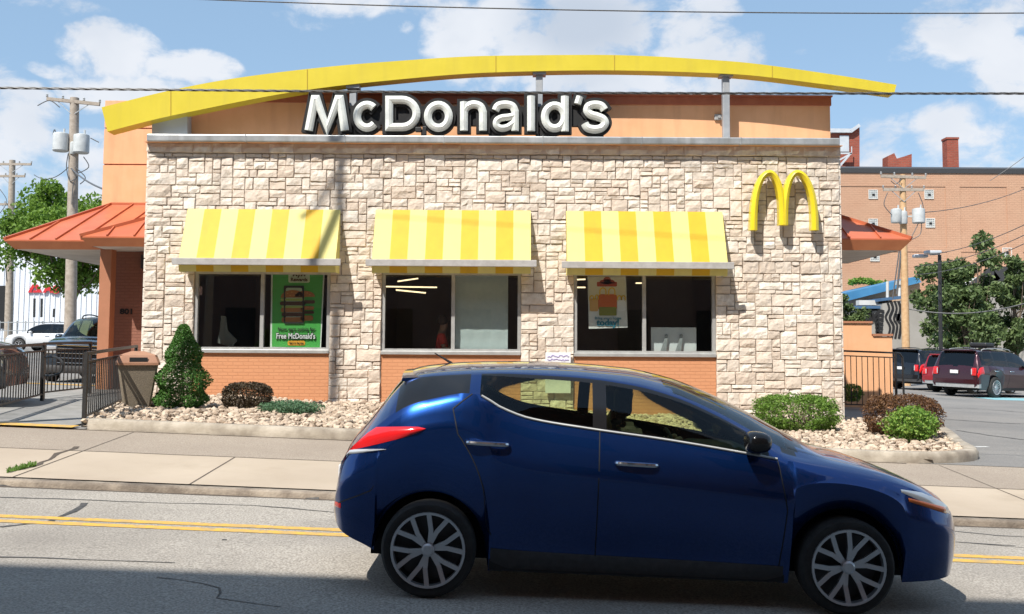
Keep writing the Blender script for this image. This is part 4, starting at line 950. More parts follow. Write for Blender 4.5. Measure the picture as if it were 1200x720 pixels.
# ================================================================== VEHICLES
LT = [0, .07, .14, .22, .32, .44, .56, .64, .70, .75, .83, .92, 1]           # sill -> belt
_ls = pchip([(0, .88), (.14, .915), (.32, .955), (.56, .988), (.70, 1.002), (.75, .990), (.87, .972), (1, .93)]); LS = [_ls(t) for t in LT]
WS_ = [0, .06, .28, .5, .72, .92, 1]                     # belt -> rail
TS = [0, .07, .2, .36, .54, .72, .87, 1]                # rail -> centre line
def build_car(nm, P, label, cat, paint, group=None):
    top, railf, belt, zbf, wr, plan = [pchip(P[k]) for k in ('top', 'rail', 'belt', 'zb', 'wrail', 'plan')]
    Wd, wb, rw, arr = P['W'], P['wb'], P['rw'], P['arch']; xr, xf = P['top'][0][0], P['top'][-1][0]
    sh = P.get('LS', LS)
    def secpt(x, sec, t):
        w = Wd*plan(x); zt, zr, zb_ = top(x), railf(x), belt(x)
        z0 = zbf(x)
        for wx in (0, wb):
            d = abs(x-wx)
            if d < arr: z0 = max(z0, rw+math.sqrt(max(0, arr*arr-d*d))*P.get('archsq', 1))
        if sec == 0:
            s_ = interp(list(zip(LT, sh)), t); fl = 0
            for wx in (0, wb):
                d = abs(x-wx); fl = max(fl, math.exp(-(d/(arr*.95))**4)*.018*(1-t))
            dw = math.exp(-((x-wb/2)/(wb*.36))**6); s_ -= .020*dw*math.exp(-((t-.20)/.13)**2)-.006*dw*math.exp(-((t-.06)/.05)**2)
            return Vector((x, w*s_+fl, z0+(zb_-z0)*t))
        wbv = w*sh[-1]; wrv = min(w*.97, wr(x)*plan(x))
        if sec == 1:
            return Vector((x, wbv+(wrv-wbv)*t+.022*math.sin(math.pi*t)*(1 if zr-zb_ > .15 else .3), zb_+(zr-zb_)*t))
        return Vector((x, wrv*(1-t), zr+(zt-zr)*(math.sin(t*math.pi/2)**.8)))
    def nrm(x, sec, t):
        e = .012; t0, t1 = max(0, t-.03), min(1, t+.03)
        a = secpt(min(xf, x+e), sec, t)-secpt(max(xr, x-e), sec, t); b = secpt(x, sec, t1)-secpt(x, sec, t0)
        n = a.cross(b); n.normalize(); return n if n.y >= -1e-6 or sec == 2 and n.z > 0 else -n
    bounds = set([xr, xf])
    for (a, b, _) in P['side']: bounds |= {a, b}
    bounds |= set(P.get('marks', []))
    xs = set(bounds); x = xr
    while x < xf:
        xs.add(round(x, 4)); dd = min(x-xr, xf-x); x += .012 if dd < .06 else .025 if dd < .3 else .05
    for wx in (0, wb):
        for k in range(25): xs.add(round(wx+arr*math.cos(math.pi*k/24), 4))
    xs = sorted(xs); out = [xs[0]]
    for x in xs[1:]:
        if x-out[-1] > .006: out.append(x)
        elif x in bounds: out[-1] = x
    xs = out; rows = [(0, t) for t in LT]+[(1, t) for t in WS_[1:]]+[(2, t) for t in TS[1:]]
    nr = len(rows); grid = [[secpt(x, *r) for r in rows] for x in xs]
    nL, nW = len(LT)-1, len(WS_)-1
    mbs = {}
    def region(xm, j):
        if j < nL: return 'clad' if j == 0 and P.get('clad') else ('body')
        if j < nL+nW:
            k = j-nL
            for (a, b, kind) in P['side']:
                if a < xm < b: return 'side_window' if (0 < k < nW-1 and kind == 'g') else ('trim' if kind != 'c' or k < nW-1 else 'body')
            return 'body'
        q = (TS[j-nL-nW]+TS[j-nL-nW+1])/2
        b0, b1, b2, b3 = P['ws']   # top at side, base at side, top at centre, base at centre
        if b0+(b2-b0)*q < xm < b1+(b3-b1)*q: return 'windshield' if q > .06 else 'body'
        if b1+(b3-b1)*q <= xm < b1+(b3-b1)*q+.10: return 'trim'
        b0, b1, b2, b3 = P['rw_']
        if b0+(b2-b0)*q < xm < b1+(b3-b1)*q: return 'rear_window' if q > .12 else 'body'
        return 'body'
    for s_ in (1, -1):
        for i in range(len(xs)-1):
            xm = (xs[i]+xs[i+1])/2
            for j in range(nr-1):
                rg = region(xm, j); key = rg
                if rg == 'side_window':
                    w_i = [n for n, (a, b, k) in enumerate(P['side']) if a < xm < b][0]; key = ('side_window', w_i, s_)
                if rg in ('trim', 'body', 'clad'): key = 'shell'
                d = mbs.setdefault(key, ({}, MB())); idx = []
                for (a, b) in ((i, j), (i+1, j), (i+1, j+1), (i, j+1)):
                    kk = (a, b, s_ if b < nr-1 else 0)
                    if kk not in d[0]:
                        p = grid[a][b]; d[0][kk] = len(d[1].v); d[1].v.append((p.x, p.y*s_, p.z))
                    idx.append(d[0][kk])
                if s_ < 0: idx = idx[::-1]
                d[1].f.append(tuple(idx)); d[1].mi.append({'body': 0, 'trim': 1, 'clad': 2}.get(rg, 0)); d[1].t.append(0)
    sd, sm = mbs['shell']
    for i in (0, len(xs)-1):
        for j in range(nr-1):
            a, b = grid[i][j], grid[i][j+1]; o = len(sm.v); sm.v += [(a.x, a.y, a.z), (b.x, b.y, b.z), (b.x, -b.y, b.z), (a.x, -a.y, a.z)]
            f_ = (o, o+1, o+2, o+3) if i == 0 else (o+3, o+2, o+1, o); sm.f.append(f_); sm.mi.append(0); sm.t.append(0)
    root = empty(nm, (0, 0, 0), label, cat, group)
    # normals are wound outward by construction; check one face
    o = obj_raw('body', sm, [paint, m_gloss, m_clad], root)
    gm_ = P.get('glass', m_glassd)
    for key, (d, mb) in mbs.items():
        if key == 'shell': continue
        obj_raw(key if isinstance(key, str) else 'side_window', mb, [gm_], root)
    # --- helpers on the surface
    def patch(name, x0, x1, sec, t0, t1, mt, off=.008, nx=8, nt=5, sides=(1, -1), fn=None, parent=root, sk=0):
        for s_ in sides:
            mb = MB(); vs = []
            for i in range(nx+1):
                for j in range(nt+1):
                    u, v = i/nx, j/nt; a, b = (x0+(x1-x0)*u, t0+(t1-t0)*v) if fn is None else fn(u, v)
                    p = secpt(a, sec, b); n = nrm(a, sec, b); edge = i in (0, nx) or j in (0, nt)
                    p = p+n*(off if not edge else off*.15); vs.append((p.x, p.y*s_, p.z))
            mb.add(vs, [(i*(nt+1)+j, (i+1)*(nt+1)+j, (i+1)*(nt+1)+j+1, i*(nt+1)+j+1) for i in range(nx) for j in range(nt)])
            o = obj(name, mb, mt, parent, local=True, smooth=True, autos=60)
        return o
    def seam(pts, sides=(1, -1), wd=.007, mt=None):
        for s_ in sides:
            mb = MB(); vs = []
            for (x, sec, t), (x2, sec2, t2) in zip(pts, pts[1:]):
                n = 8
                for k in range(n+1):
                    xx, tt = x+(x2-x)*k/n, t+(t2-t)*k/n; p = secpt(xx, sec, tt); q = secpt(min(xf, xx+.01), sec, min(1, tt)); nn = nrm(xx, sec, tt)
                    d = Vector((x2-x, 0, (t2-t)*.7)).normalized(); sdv = d.cross(nn).normalized() if d.cross(nn).length > .01 else Vector((0, 0, 1))
                    for e in (-wd/2, wd/2): r = p+sdv*e+nn*.003; vs.append((r.x, r.y*s_, r.z))
            m_ = 9; 
            for sgi in range(len(pts)-1):
                o_ = sgi*m_*2; mb.add(vs[o_:o_+m_*2], [(2*k, 2*k+1, 2*k+3, 2*k+2) for k in range(m_-1)])
            obj('door_seam', mb, mt or m_blackm, root, local=True)
    # --- wheel wells, floor, wheels
    for wx in (0, wb):
        for s_ in (1, -1):
            ww = MB(); yo = Wd*.90*s_; yi = (Wd*.90-.34)*s_; n = 18; vs = []
            for k in range(n+1):
                a = math.pi*k/n+0; ra = arr+.012; c_, s2 = ra*math.cos(a), ra*math.sin(a)
                vs += [(wx+c_, yo, rw+s2-(0 if 0 < k < n else .02)), (wx+c_, yi, rw+s2-(0 if 0 < k < n else .02))]
            ww.add(vs, [(2*k, 2*k+1, 2*k+3, 2*k+2) for k in range(n)]); ww.add([(v[0], yi, v[2]) for v in vs[1::2]], [tuple(range(n+1))])
            obj('wheel_well', ww, m_blackm, root, local=True)
    fl = MB(); fz = zbf(1.2)+.03
    fl.box(xr+.25, xf-.3, -(Wd*.9-.35), Wd*.9-.35, fz-.02, fz+.1); fl.box(arr+.03, wb-arr-.03, -Wd*.9, Wd*.9, fz-.02, fz+.08); fl.box(arr+.03, wb-arr-.03, -Wd*.86, Wd*.86, fz+.08, fz+.42)
    fl.box(xr+.2, .1, -(Wd*.5), Wd*.5, fz+.1, fz+.55)
    obj('floor_pan', fl, m_blackm, root, local=True)
    yw = Wd*.985-.10
    for wx in (0, wb):
        for s_ in (1, -1):
            wn = empty('wheel', (wx, yw*s_, rw)); wn.parent = root; wt = .105
            ty = MB(); ty.lathe([(rw*P.get('rimk', .70)-.004, -wt), (rw*.86, -wt-.006), (rw*.93, -wt), (rw*.985, -wt*.8), (rw, -wt*.45), (rw, wt*.45), (rw*.985, wt*.8), (rw*.93, wt), (rw*.86, wt+.006), (rw*P.get('rimk', .70)-.004, wt)], 40, 'Y', caps=False)
            obj('tyre', ty, m_tyre, wn, local=True, smooth=True)
            rm = MB(); R_ = rw*P.get('rimk', .70); f_ = s_*(wt+.002)
            rm.lathe([(R_, f_-.0*s_), (R_*.94, f_+.004*s_), (R_*.91, f_-.02*s_), (R_*.88, f_-.12*s_), (.02, f_-.13*s_)], 40, 'Y', mi=1, caps=False)
            rm.lathe([(R_*1.0, f_-.01*s_), (R_*.985, f_+.010*s_), (R_*.92, f_+.008*s_), (R_*.90, f_-.03*s_)], 40, 'Y', caps=False)
            ns = P.get('spokes', 5)
            for k in range(ns):
                a0 = 2*math.pi*(k+.25)/ns
                for da, wd in (((-.20, .030), (.20, .030)) if ns <= 6 else ((0, .022),)):
                    pts = []
                    for rr, ad, yy in ((.03, 0, -.035), (R_*.5, da*.75, -.028), (R_*.95, da*1.4, -.006)):
                        pts.append(Vector((rr*math.cos(a0+ad), f_+yy*s_, rr*math.sin(a0+ad))))
                    for p, q in zip(pts, pts[1:]): rm.bar(p, q, wd, .022, up=(0, 1, 0))
            rm.lathe([(.045, f_-.03*s_), (.042, f_+.0*s_), (.03, f_+.008*s_), (.0, f_+.008*s_)][:3], 20, 'Y')
            obj('rim', rm, [P.get('rimm', m_rim), m_rimd], wn, local=True, smooth=True, autos=30)
    # --- seats and dashboard
    se = P.get('seatz', .0)
    for (sx, sy) in ((1.30+P.get('sx', 0), -.36), (1.30+P.get('sx', 0), .36)):
        sm2 = MB(); sm2.bbox(sx-.25, sx+.27, sy-.24, sy+.24, .38+se, .55+se, .05)
        bm = bmesh.new(); bmesh.ops.create_cube(bm, size=1)
        for v in bm.verts: v.co = Vector((sx-.25+v.co.x*.14-(v.co.z+.5)*.16, sy+v.co.y*(.48 if v.co.z < 0 else .40), .84+se+v.co.z*.62))
        bmesh.ops.bevel(bm, geom=bm.edges[:], offset=.045, segments=3, affect='EDGES'); sm2.bm(bm)
        sm2.bbox(sx-.50, sx-.39, sy-.135, sy+.135, 1.18+se, 1.38+se, .04)
        for e in (-.06, .06): sm2.bar((sx-.43, sy+e, 1.1+se), (sx-.445, sy+e, 1.22+se), .012)
        obj('front_seat', sm2, m_seat, root, local=True, smooth=True)
    rs_ = MB(); sx = .35+P.get('sx', 0)*.5; rs_.bbox(sx-.25, sx+.27, -.6, .6, .38+se, .55+se, .05); rs_.bbox(sx-.42, sx-.24, -.6, .6, .5+se, 1.02+se, .06)
    for sy in (-.36, .36): rs_.bbox(sx-.44, sx-.35, sy-.12, sy+.12, 1.03+se, 1.17+se, .03)
    obj('rear_seat', rs_, m_seat, root, local=True, smooth=True)
    db = MB(); dx = P['ws'][1]-.1; db.bbox(dx-.32, dx+.12, -Wd*.8, Wd*.8, .62+se, belt(dx)-.02, .05); obj('dashboard', db, m_seat, root, local=True, smooth=True)
    st = MB(); n = 20; c = Vector((dx-.42, .36, .88+se)); ring = [c+Vector((-.07*math.sin(a), .18*math.cos(a), .17*math.sin(a))) for a in [2*math.pi*k/n for k in range(n+1)]]; st.tube(ring, .014, 6); st.bar(c, c+Vector((.15, 0, -.05)), .05); obj('steering_wheel', st, m_seat, root, local=True)
    # --- mirrors, handles
    mx, mz = P['mirror']
    for s_ in (1, -1):
        mi = MB(); yb = Wd*.93
        bm = bmesh.new(); bmesh.ops.create_icosphere(bm, subdivisions=3, radius=1)
        for v in bm.verts:
            q = v.co; f_ = lambda a, p_: math.copysign(abs(a)**p_, a)
            v.co = Vector((mx-.02+f_(q.x, .8)*(.06 if q.x < 0 else .11), s_*(yb+.115)+f_(q.y, .75)*.105, mz+.085+f_(q.z, .75)*.07))
        mi.bm(bm); mi.bar((mx+.02, s_*(yb-.06), mz), (mx+.02, s_*(yb+.06), mz+.04), .06, .04)
        obj('mirror', mi, P.get('mirm', m_gloss), root, local=True, smooth=True)
        for (hx, hz_, sl) in P['handles']:
            p0 = None
            for t in [k/60 for k in range(61)]:
                q = secpt(hx, 0, t)
                if q.z >= hz_: p0 = q; break
            if p0 is None: continue
            hd = MB(); y = p0.y+.028; pts = strip_pts([(hx-.14, p0.y-.004, hz_+sl), (hx-.11, y, hz_+sl), (hx+.08, y+.002, hz_), (hx+.13, p0.y-.004, hz_-sl*.3)], 4)
            hd.tube([(p.x, p.y*s_, p.z) for p in pts], [.011]+[.016]*(len(pts)-2)+[.010], 8); obj('door_handle', hd, P.get('handm', m_chrome), root, local=True, smooth=True)
    return root, patch, seam, secpt
def obj_raw(name, mb, mats, parent):
    me = bpy.data.meshes.new(name); me.from_pydata(mb.v, [], mb.f)
    for m_ in mats: me.materials.append(m_)
    me.polygons.foreach_set('material_index', mb.mi); me.polygons.foreach_set('use_smooth', [True]*len(mb.f)); me.update()
    bm = bmesh.new(); bm.from_mesh(me); bmesh.ops.remove_doubles(bm, verts=bm.verts[:], dist=.0004); bmesh.ops.recalc_face_normals(bm, faces=bm.faces[:])
    # make normals point away from the centre of the car
    s_ = sum((f.normal.dot(f.calc_center_median()-Vector((1.3, 0, .7)))*f.calc_area() for f in bm.faces))
    if s_ < 0: bmesh.ops.reverse_faces(bm, faces=bm.faces[:])
    bm.to_mesh(me); bm.free()
    try: me.set_sharp_from_angle(angle=R(32))
    except Exception: pass
    o = bpy.data.objects.new(name, me); COL.objects.link(o); o.parent = parent; return o
def paintm(name, c, c2=None, metal=.35, rough=.3):
    return pmat(name, c, c2 or c, scale=2, rough=rough, metal=metal, coat=1.0, facing_dark=(.012, .012, .012))
m_gloss = pmat('gloss_black_trim', (.01, .01, .011), rough=.18, facing_dark=(.01, .01, .01)); m_clad = pmat('grey_cladding', (.03, .03, .032), (.045, .045, .047), scale=20, rough=.65)
m_tyre = pmat('tyre_rubber', (.018, .018, .018), (.035, .034, .032), scale=12, rough=.85, bump=.002, bscale=60)
m_rim = pmat('alloy', (.68, .69, .71), (.60, .61, .63), scale=6, rough=.3, metal=.85); m_rimd = pmat('rim_dark', (.06, .06, .063), rough=.4, metal=.4)
m_seat = pmat('seat_charcoal', (.028, .028, .03), (.04, .04, .042), scale=20, rough=.85); m_chrome = pmat('chrome', (.75, .76, .78), rough=.12, metal=1.0)
m_red = pmat('tail_lamp_red', (.62, .012, .014), rough=.15, coat=1.0, spec=.6); m_red.node_tree.nodes['Principled BSDF'].inputs['Subsurface Weight'].default_value = 0
m_clear = pmat('lamp_clear', (.62, .64, .66), rough=.12, coat=1.0, metal=.4); m_amber = pmat('reflection_amber', (.70, .16, .02), rough=.15, coat=1.0)
def place(root, x, y, heading, dz=0.0, zfn=gz):
    """heading: world direction (radians from +X, ccw) the nose points to; body follows the ground slope"""
    e = .8; n = Vector((-(zfn(x+e, y)-zfn(x-e, y))/(2*e), -(zfn(x, y+e)-zfn(x, y-e))/(2*e) if y > 22 else 0, 1)).normalized()
    fwd = Vector((math.cos(heading), math.sin(heading), 0)); fwd = (fwd-n*fwd.dot(n)).normalized(); left = n.cross(fwd)
    root.matrix_world = Matrix(((fwd.x, left.x, n.x, x), (fwd.y, left.y, n.y, y), (fwd.z, left.z, n.z, zfn(x, y)+dz), (0, 0, 0, 1)))

# ---- the blue hatchback passing on the road (nose to the right)
m_blue = bpy.data.materials.new('blue_paint')
m_blue = paintm('blue_pearl_paint', (.004, .036, .175), (.005, .041, .19), metal=.85, rough=.27)
HB = dict(sx=.42, rimk=.79, W=.885, wb=2.70, rw=.308, arch=.362, spokes=6, ws=(1.62, 2.28, 1.42, 2.62), rw_=(-.60, -.20, -.66, -.34),
    top=[(-.78, .56), (-.765, .70), (-.73, .88), (-.66, 1.00), (-.58, 1.08), (-.45, 1.24), (-.33, 1.385), (-.26, 1.44), (-.1, 1.475), (.3, 1.515), (.8, 1.532), (1.3, 1.512), (1.6, 1.462), (1.9, 1.365), (2.2, 1.235), (2.5, 1.085), (2.64, 1.02), (2.8, .99), (3.1, .92), (3.35, .84), (3.52, .765), (3.62, .69), (3.68, .60), (3.71, .50)],
    rail=[(-.78, .54), (-.765, .67), (-.73, .83), (-.66, .95), (-.58, 1.03), (-.45, 1.17), (-.33, 1.30), (-.24, 1.375), (0, 1.415), (.5, 1.448), (.9, 1.442), (1.3, 1.405), (1.6, 1.335), (1.9, 1.215), (2.15, 1.085), (2.32, 1.00), (2.6, .955), (3.0, .895), (3.3, .82), (3.5, .745), (3.61, .665), (3.67, .58), (3.71, .48)],
    belt=[(-.78, .50), (-.765, .60), (-.73, .76), (-.66, .88), (-.55, .98), (-.4, 1.10), (-.2, 1.22), (0, 1.275), (.2, 1.315), (.27, 1.31), (.44, 1.225), (.62, 1.165), (1.0, 1.115), (1.5, 1.065), (2.0, 1.005), (2.3, .965), (2.6, .92), (3.0, .86), (3.3, .785), (3.5, .705), (3.61, .63), (3.67, .55), (3.71, .46)],
    zb=[(-.78, .44), (-.7, .37), (-.5, .30), (-.38, .26), (.4, .175), (2.3, .175), (3.1, .20), (3.6, .22), (3.71, .28)],
    wrail=[(-.78, .62), (-.5, .60), (0, .61), (1, .625), (1.6, .63), (2.0, .68), (2.3, .745), (3.0, .74), (3.71, .66)],
    plan=[(-.78, .62), (-.755, .74), (-.68, .85), (-.5, .94), (-.15, .99), (.6, 1), (2.6, 1), (2.95, .985), (3.2, .945), (3.4, .88), (3.55, .78), (3.65, .64), (3.71, .46)],
    side=[(-.30, .22, 'q'), (.29, 1.035, 'g'), (1.035, 1.125, 'p'), (1.125, 2.19, 'g')], marks=[.22, .29, 1.42, 1.62, 2.28], mirror=(2.08, 1.0), handles=[(.36, 1.0, .004), (1.33, .905, .004)])
_sq = lambda x: x*.86 if x < 0 else (x if x < 2.7 else 2.7+(x-2.7)*.86)
for _k in ('top', 'rail', 'belt', 'zb', 'wrail', 'plan'): HB[_k] = [(_sq(a), b) for a, b in HB[_k]]
HB['rw_'] = tuple(_sq(q) for q in HB['rw_']); HB['side'][0] = (_sq(-.30), .22, 'q')
car, patch, seam, sp_ = build_car('blue_hatchback', HB, 'blue five-door hatchback passing on the road in front of the restaurant', 'car', m_blue)
def tz(x, z):
    a, b = sp_(x, 0, 0).z, sp_(x, 0, 1).z; return max(0, min(1, (z-a)/(b-a)))
def pz(name, x0, x1, zc, hgt, mt, off=.012, nx=12, nt=4, taper=lambda u: 1, slope=0):
    def fn(u, v): x = x0+(x1-x0)*u; return x, tz(x, zc+slope*u+(v-.5)*hgt*taper(u))
    patch(name, 0, 0, 0, 0, 1, mt, off=off, nx=nx, nt=nt, fn=fn)
pz('tail_light', _sq(-.715), -.05, .965, .15, m_red, .016, taper=lambda u: (1-u)**.6+.02, slope=.115)
pz('tail_light_lower', _sq(-.735), -.30, .885, .035, m_clear, .012, taper=lambda u: (1-u)**.6+.05, slope=.05)
pz('rear_reflector', _sq(-.765), -.60, .54, .035, m_red, .006, nx=5, nt=2)
pz('headlight', 3.05, 3.44, .80, .12, m_clear, .010, taper=lambda u: .15+.85*u, slope=-.10)
pz('amber_reflection', 3.10, 3.40, .745, .045, m_amber, .016, nt=3, taper=lambda u: .5+.5*u, slope=-.075)  # orange reflection at the front lamp, put in as an amber patch
patch('sill_cladding', .40, 2.30, 0, .0, .14, m_clad, off=.014, nx=14)
seam([(1.08, 0, .10), (1.08, 0, 1)]); seam([(.40, 0, .22), (.16, 0, .62), (.12, 0, .86), (.24, 0, 1)]); seam([(2.27, 0, .12), (2.30, 0, .6), (2.24, 0, 1)]); seam([(.47, 0, .10), (1.08, 0, .10), (2.27, 0, .12)])
seam([(-.62, 0, .42), (-.36, 0, .50)]); seam([(2.35, 2, .12), (3.1, 2, .10), (3.3, 2, .3)])
# chrome belt moulding, spoiler, wiper, plates
for s_ in (1, -1):
    bm_ = MB(); pts = [sp_(x, 1, .02) for x in lin(.30, 2.24, .06)]; bm_.tube([(p.x, (p.y+.006)*s_, p.z) for p in pts], .008, 6)
    obj('belt_moulding', bm_, m_alu, car, local=True, smooth=True)
spm = MB(); vs = []; _so = .12
for i in range(13):
    y = -.60+1.2*i/12; c = 1-abs(y/.60)**3*.35; vs += [(-.10, y, 1.452-.05*abs(y/.6)**2), (-.20-.07*c, y, 1.435-.045*abs(y/.6)**2), (-.205-.07*c, y, 1.415-.045*abs(y/.6)**2), (-.14, y, 1.40-.05*abs(y/.6)**2)]
spm.add(vs, [(4*i+a, 4*i+(a+1) % 4, 4*i+4+(a+1) % 4, 4*i+4+a) for i in range(12) for a in range(4)]+[(0, 1, 2, 3), (51, 50, 49, 48)]); obj('spoiler', spm, m_blue, car, local=True, smooth=True)
lp = MB().bbox(-.70, -.67, -.26, .26, .62, .75, .004); obj('licence_plate', lp, pmat('plate_white', (.7, .7, .7), rough=.5), car, local=True)
gr = MB().bbox(3.53, 3.585, -.34, .34, .30, .50, .02); obj('lower_grille', gr, m_gloss, car, local=True)
an = MB(); an.tube([(.05, 0, 1.49), (-.08, 0, 1.56)], [.012, .004], 6); obj('aerial', an, m_blackm, car, local=True)
place(car, -.54, 7.555, 0.0)
# driver, dark silhouette on the far front seat
drv = empty('person', (0, 0, 0), 'driver in dark clothes at the wheel of the blue hatchback', 'person')
dn = [(1.42, .36, .66, .13), (1.36, .36, .90, (.14, .11)), (1.30, .36, 1.06, (.15, .10)), (1.32, .36, 1.17, .05), (1.36, .36, 1.27, (.07, .085)), (1.37, .36, 1.37, (.06, .075)),
      (1.32, .56, 1.05, .05), (1.52, .58, .88, .04), (1.74, .50, .96, .03), (1.80, .47, .99, .03), (1.32, .16, 1.05, .05), (1.52, .14, .88, .04), (1.74, .22, .96, .03), (1.80, .25, .99, .03),
      (1.60, .46, .64, .08), (1.88, .47, .66, .06), (1.60, .26, .64, .08), (1.88, .25, .66, .06)]
skinned('body', dn, [(0, 1), (1, 2), (2, 3), (3, 4), (4, 5), (2, 6), (6, 7), (7, 8), (8, 9), (2, 10), (10, 11), (11, 12), (12, 13), (0, 14), (14, 15), (0, 16), (16, 17)], drv, MATS['skin_tone'])
skinned('dark_jacket', [(1.42, .36, .66, .15), (1.36, .36, .90, (.165, .13)), (1.30, .36, 1.05, (.17, .115)), (1.32, .36, 1.12, .07), (1.32, .56, 1.05, .068), (1.52, .58, .88, .055), (1.70, .51, .95, .042), (1.32, .16, 1.05, .068), (1.52, .14, .88, .055), (1.70, .21, .95, .042)],
        [(0, 1), (1, 2), (2, 3), (2, 4), (4, 5), (5, 6), (2, 7), (7, 8), (8, 9)], drv, pmat('dark_cloth', (.025, .027, .035), rough=.9))
hr_ = MB().lathe([(.03, .12), (.07, .10), (.09, .05), (.095, 0), (.088, -.05), (.06, -.07)], 16, c=(1.335, .36, 1.33)); obj('hair', hr_, MATS['dark_hair'], drv, local=True, smooth=True)
drv.matrix_world = car.matrix_world.copy()

# ---- sport utility shapes for the parked cars
def suv(H=1.78, Wd=.99, wb=2.95, xr=-.98, xf=3.95, hood=1.10, r=.385, **kw):
    k = H/1.78; c = xf-.93
    d = dict(W=Wd, wb=wb, rw=r, arch=r+.055, spokes=kw.get('spokes', 16), clad=kw.get('clad', False),
        top=[(xr, .62), (xr+.02, .95*k), (xr+.05, 1.12*k), (xr+.14, 1.40*k), (xr+.22, 1.62*k), (xr+.30, 1.72*k), (xr+.5, 1.76*k), (.6, H), (1.3, 1.775*k), (1.7, 1.73*k), (2.0, 1.62*k), (2.35, 1.40*k), (2.62, 1.20*k), (2.75, hood+.06), (c, hood+.02), (xf-.35, hood-.04), (xf-.12, hood-.12), (xf-.03, hood-.25), (xf, hood-.42)],
        rail=[(xr, .60), (xr+.02, .93*k), (xr+.05, 1.08*k), (xr+.14, 1.36*k), (xr+.22, 1.56*k), (xr+.30, 1.65*k), (xr+.5, 1.685*k), (.6, 1.70*k), (1.3, 1.68*k), (1.7, 1.60*k), (2.0, 1.47*k), (2.3, 1.26*k), (2.5, 1.13*k), (2.75, hood), (c, hood-.03), (xf-.35, hood-.10), (xf-.12, hood-.18), (xf-.03, hood-.30), (xf, hood-.44)],
        belt=[(xr, .58), (xr+.02, .88*k), (xr+.05, 1.0*k), (xr+.14, 1.14*k), (xr+.3, 1.17*k), (.5, 1.14*k), (1.5, 1.12*k), (2.3, 1.09*k), (2.75, hood-.05), (c, hood-.09), (xf-.35, hood-.16), (xf-.12, hood-.24), (xf-.03, hood-.36), (xf, hood-.48)],
        zb=[(xr, .38), (xr+.3, .30), (0, .26), (wb, .26), (xf-.3, .30), (xf, .36)],
        wrail=[(xr, .80), (xr+.3, .75), (0, .76), (1.5, .75), (2.2, .80), (2.7, .86), (xf, .80)],
        plan=[(xr, .90), (xr+.05, .95), (xr+.2, .985), (0, 1), (wb-.1, 1), (xf-.5, .985), (xf-.2, .93), (xf-.05, .84), (xf, .76)],
        side=[(xr+.26, -.12, 'g'), (-.12, -.02, 'c'), (-.02, .78, 'g'), (.78, .90, 'p'), (.90, 2.28, 'g')], marks=[], mirror=(2.0, 1.08*k), handles=[(.02, .98*k, 0), (1.05, .97*k, 0)],
        ws=(1.70, 2.45, 1.55, 2.72), rw_=(xr+.07, xr+.26, xr+.05, xr+.24), glass=m_glassdark, seatz=.22*k, sx=.1, mirm=None)
    d.update({a: b for a, b in kw.items() if a not in ('clad',)}); 
    return d
m_glassdark = glassmat('privacy_glass', (.12, .13, .14), .06)
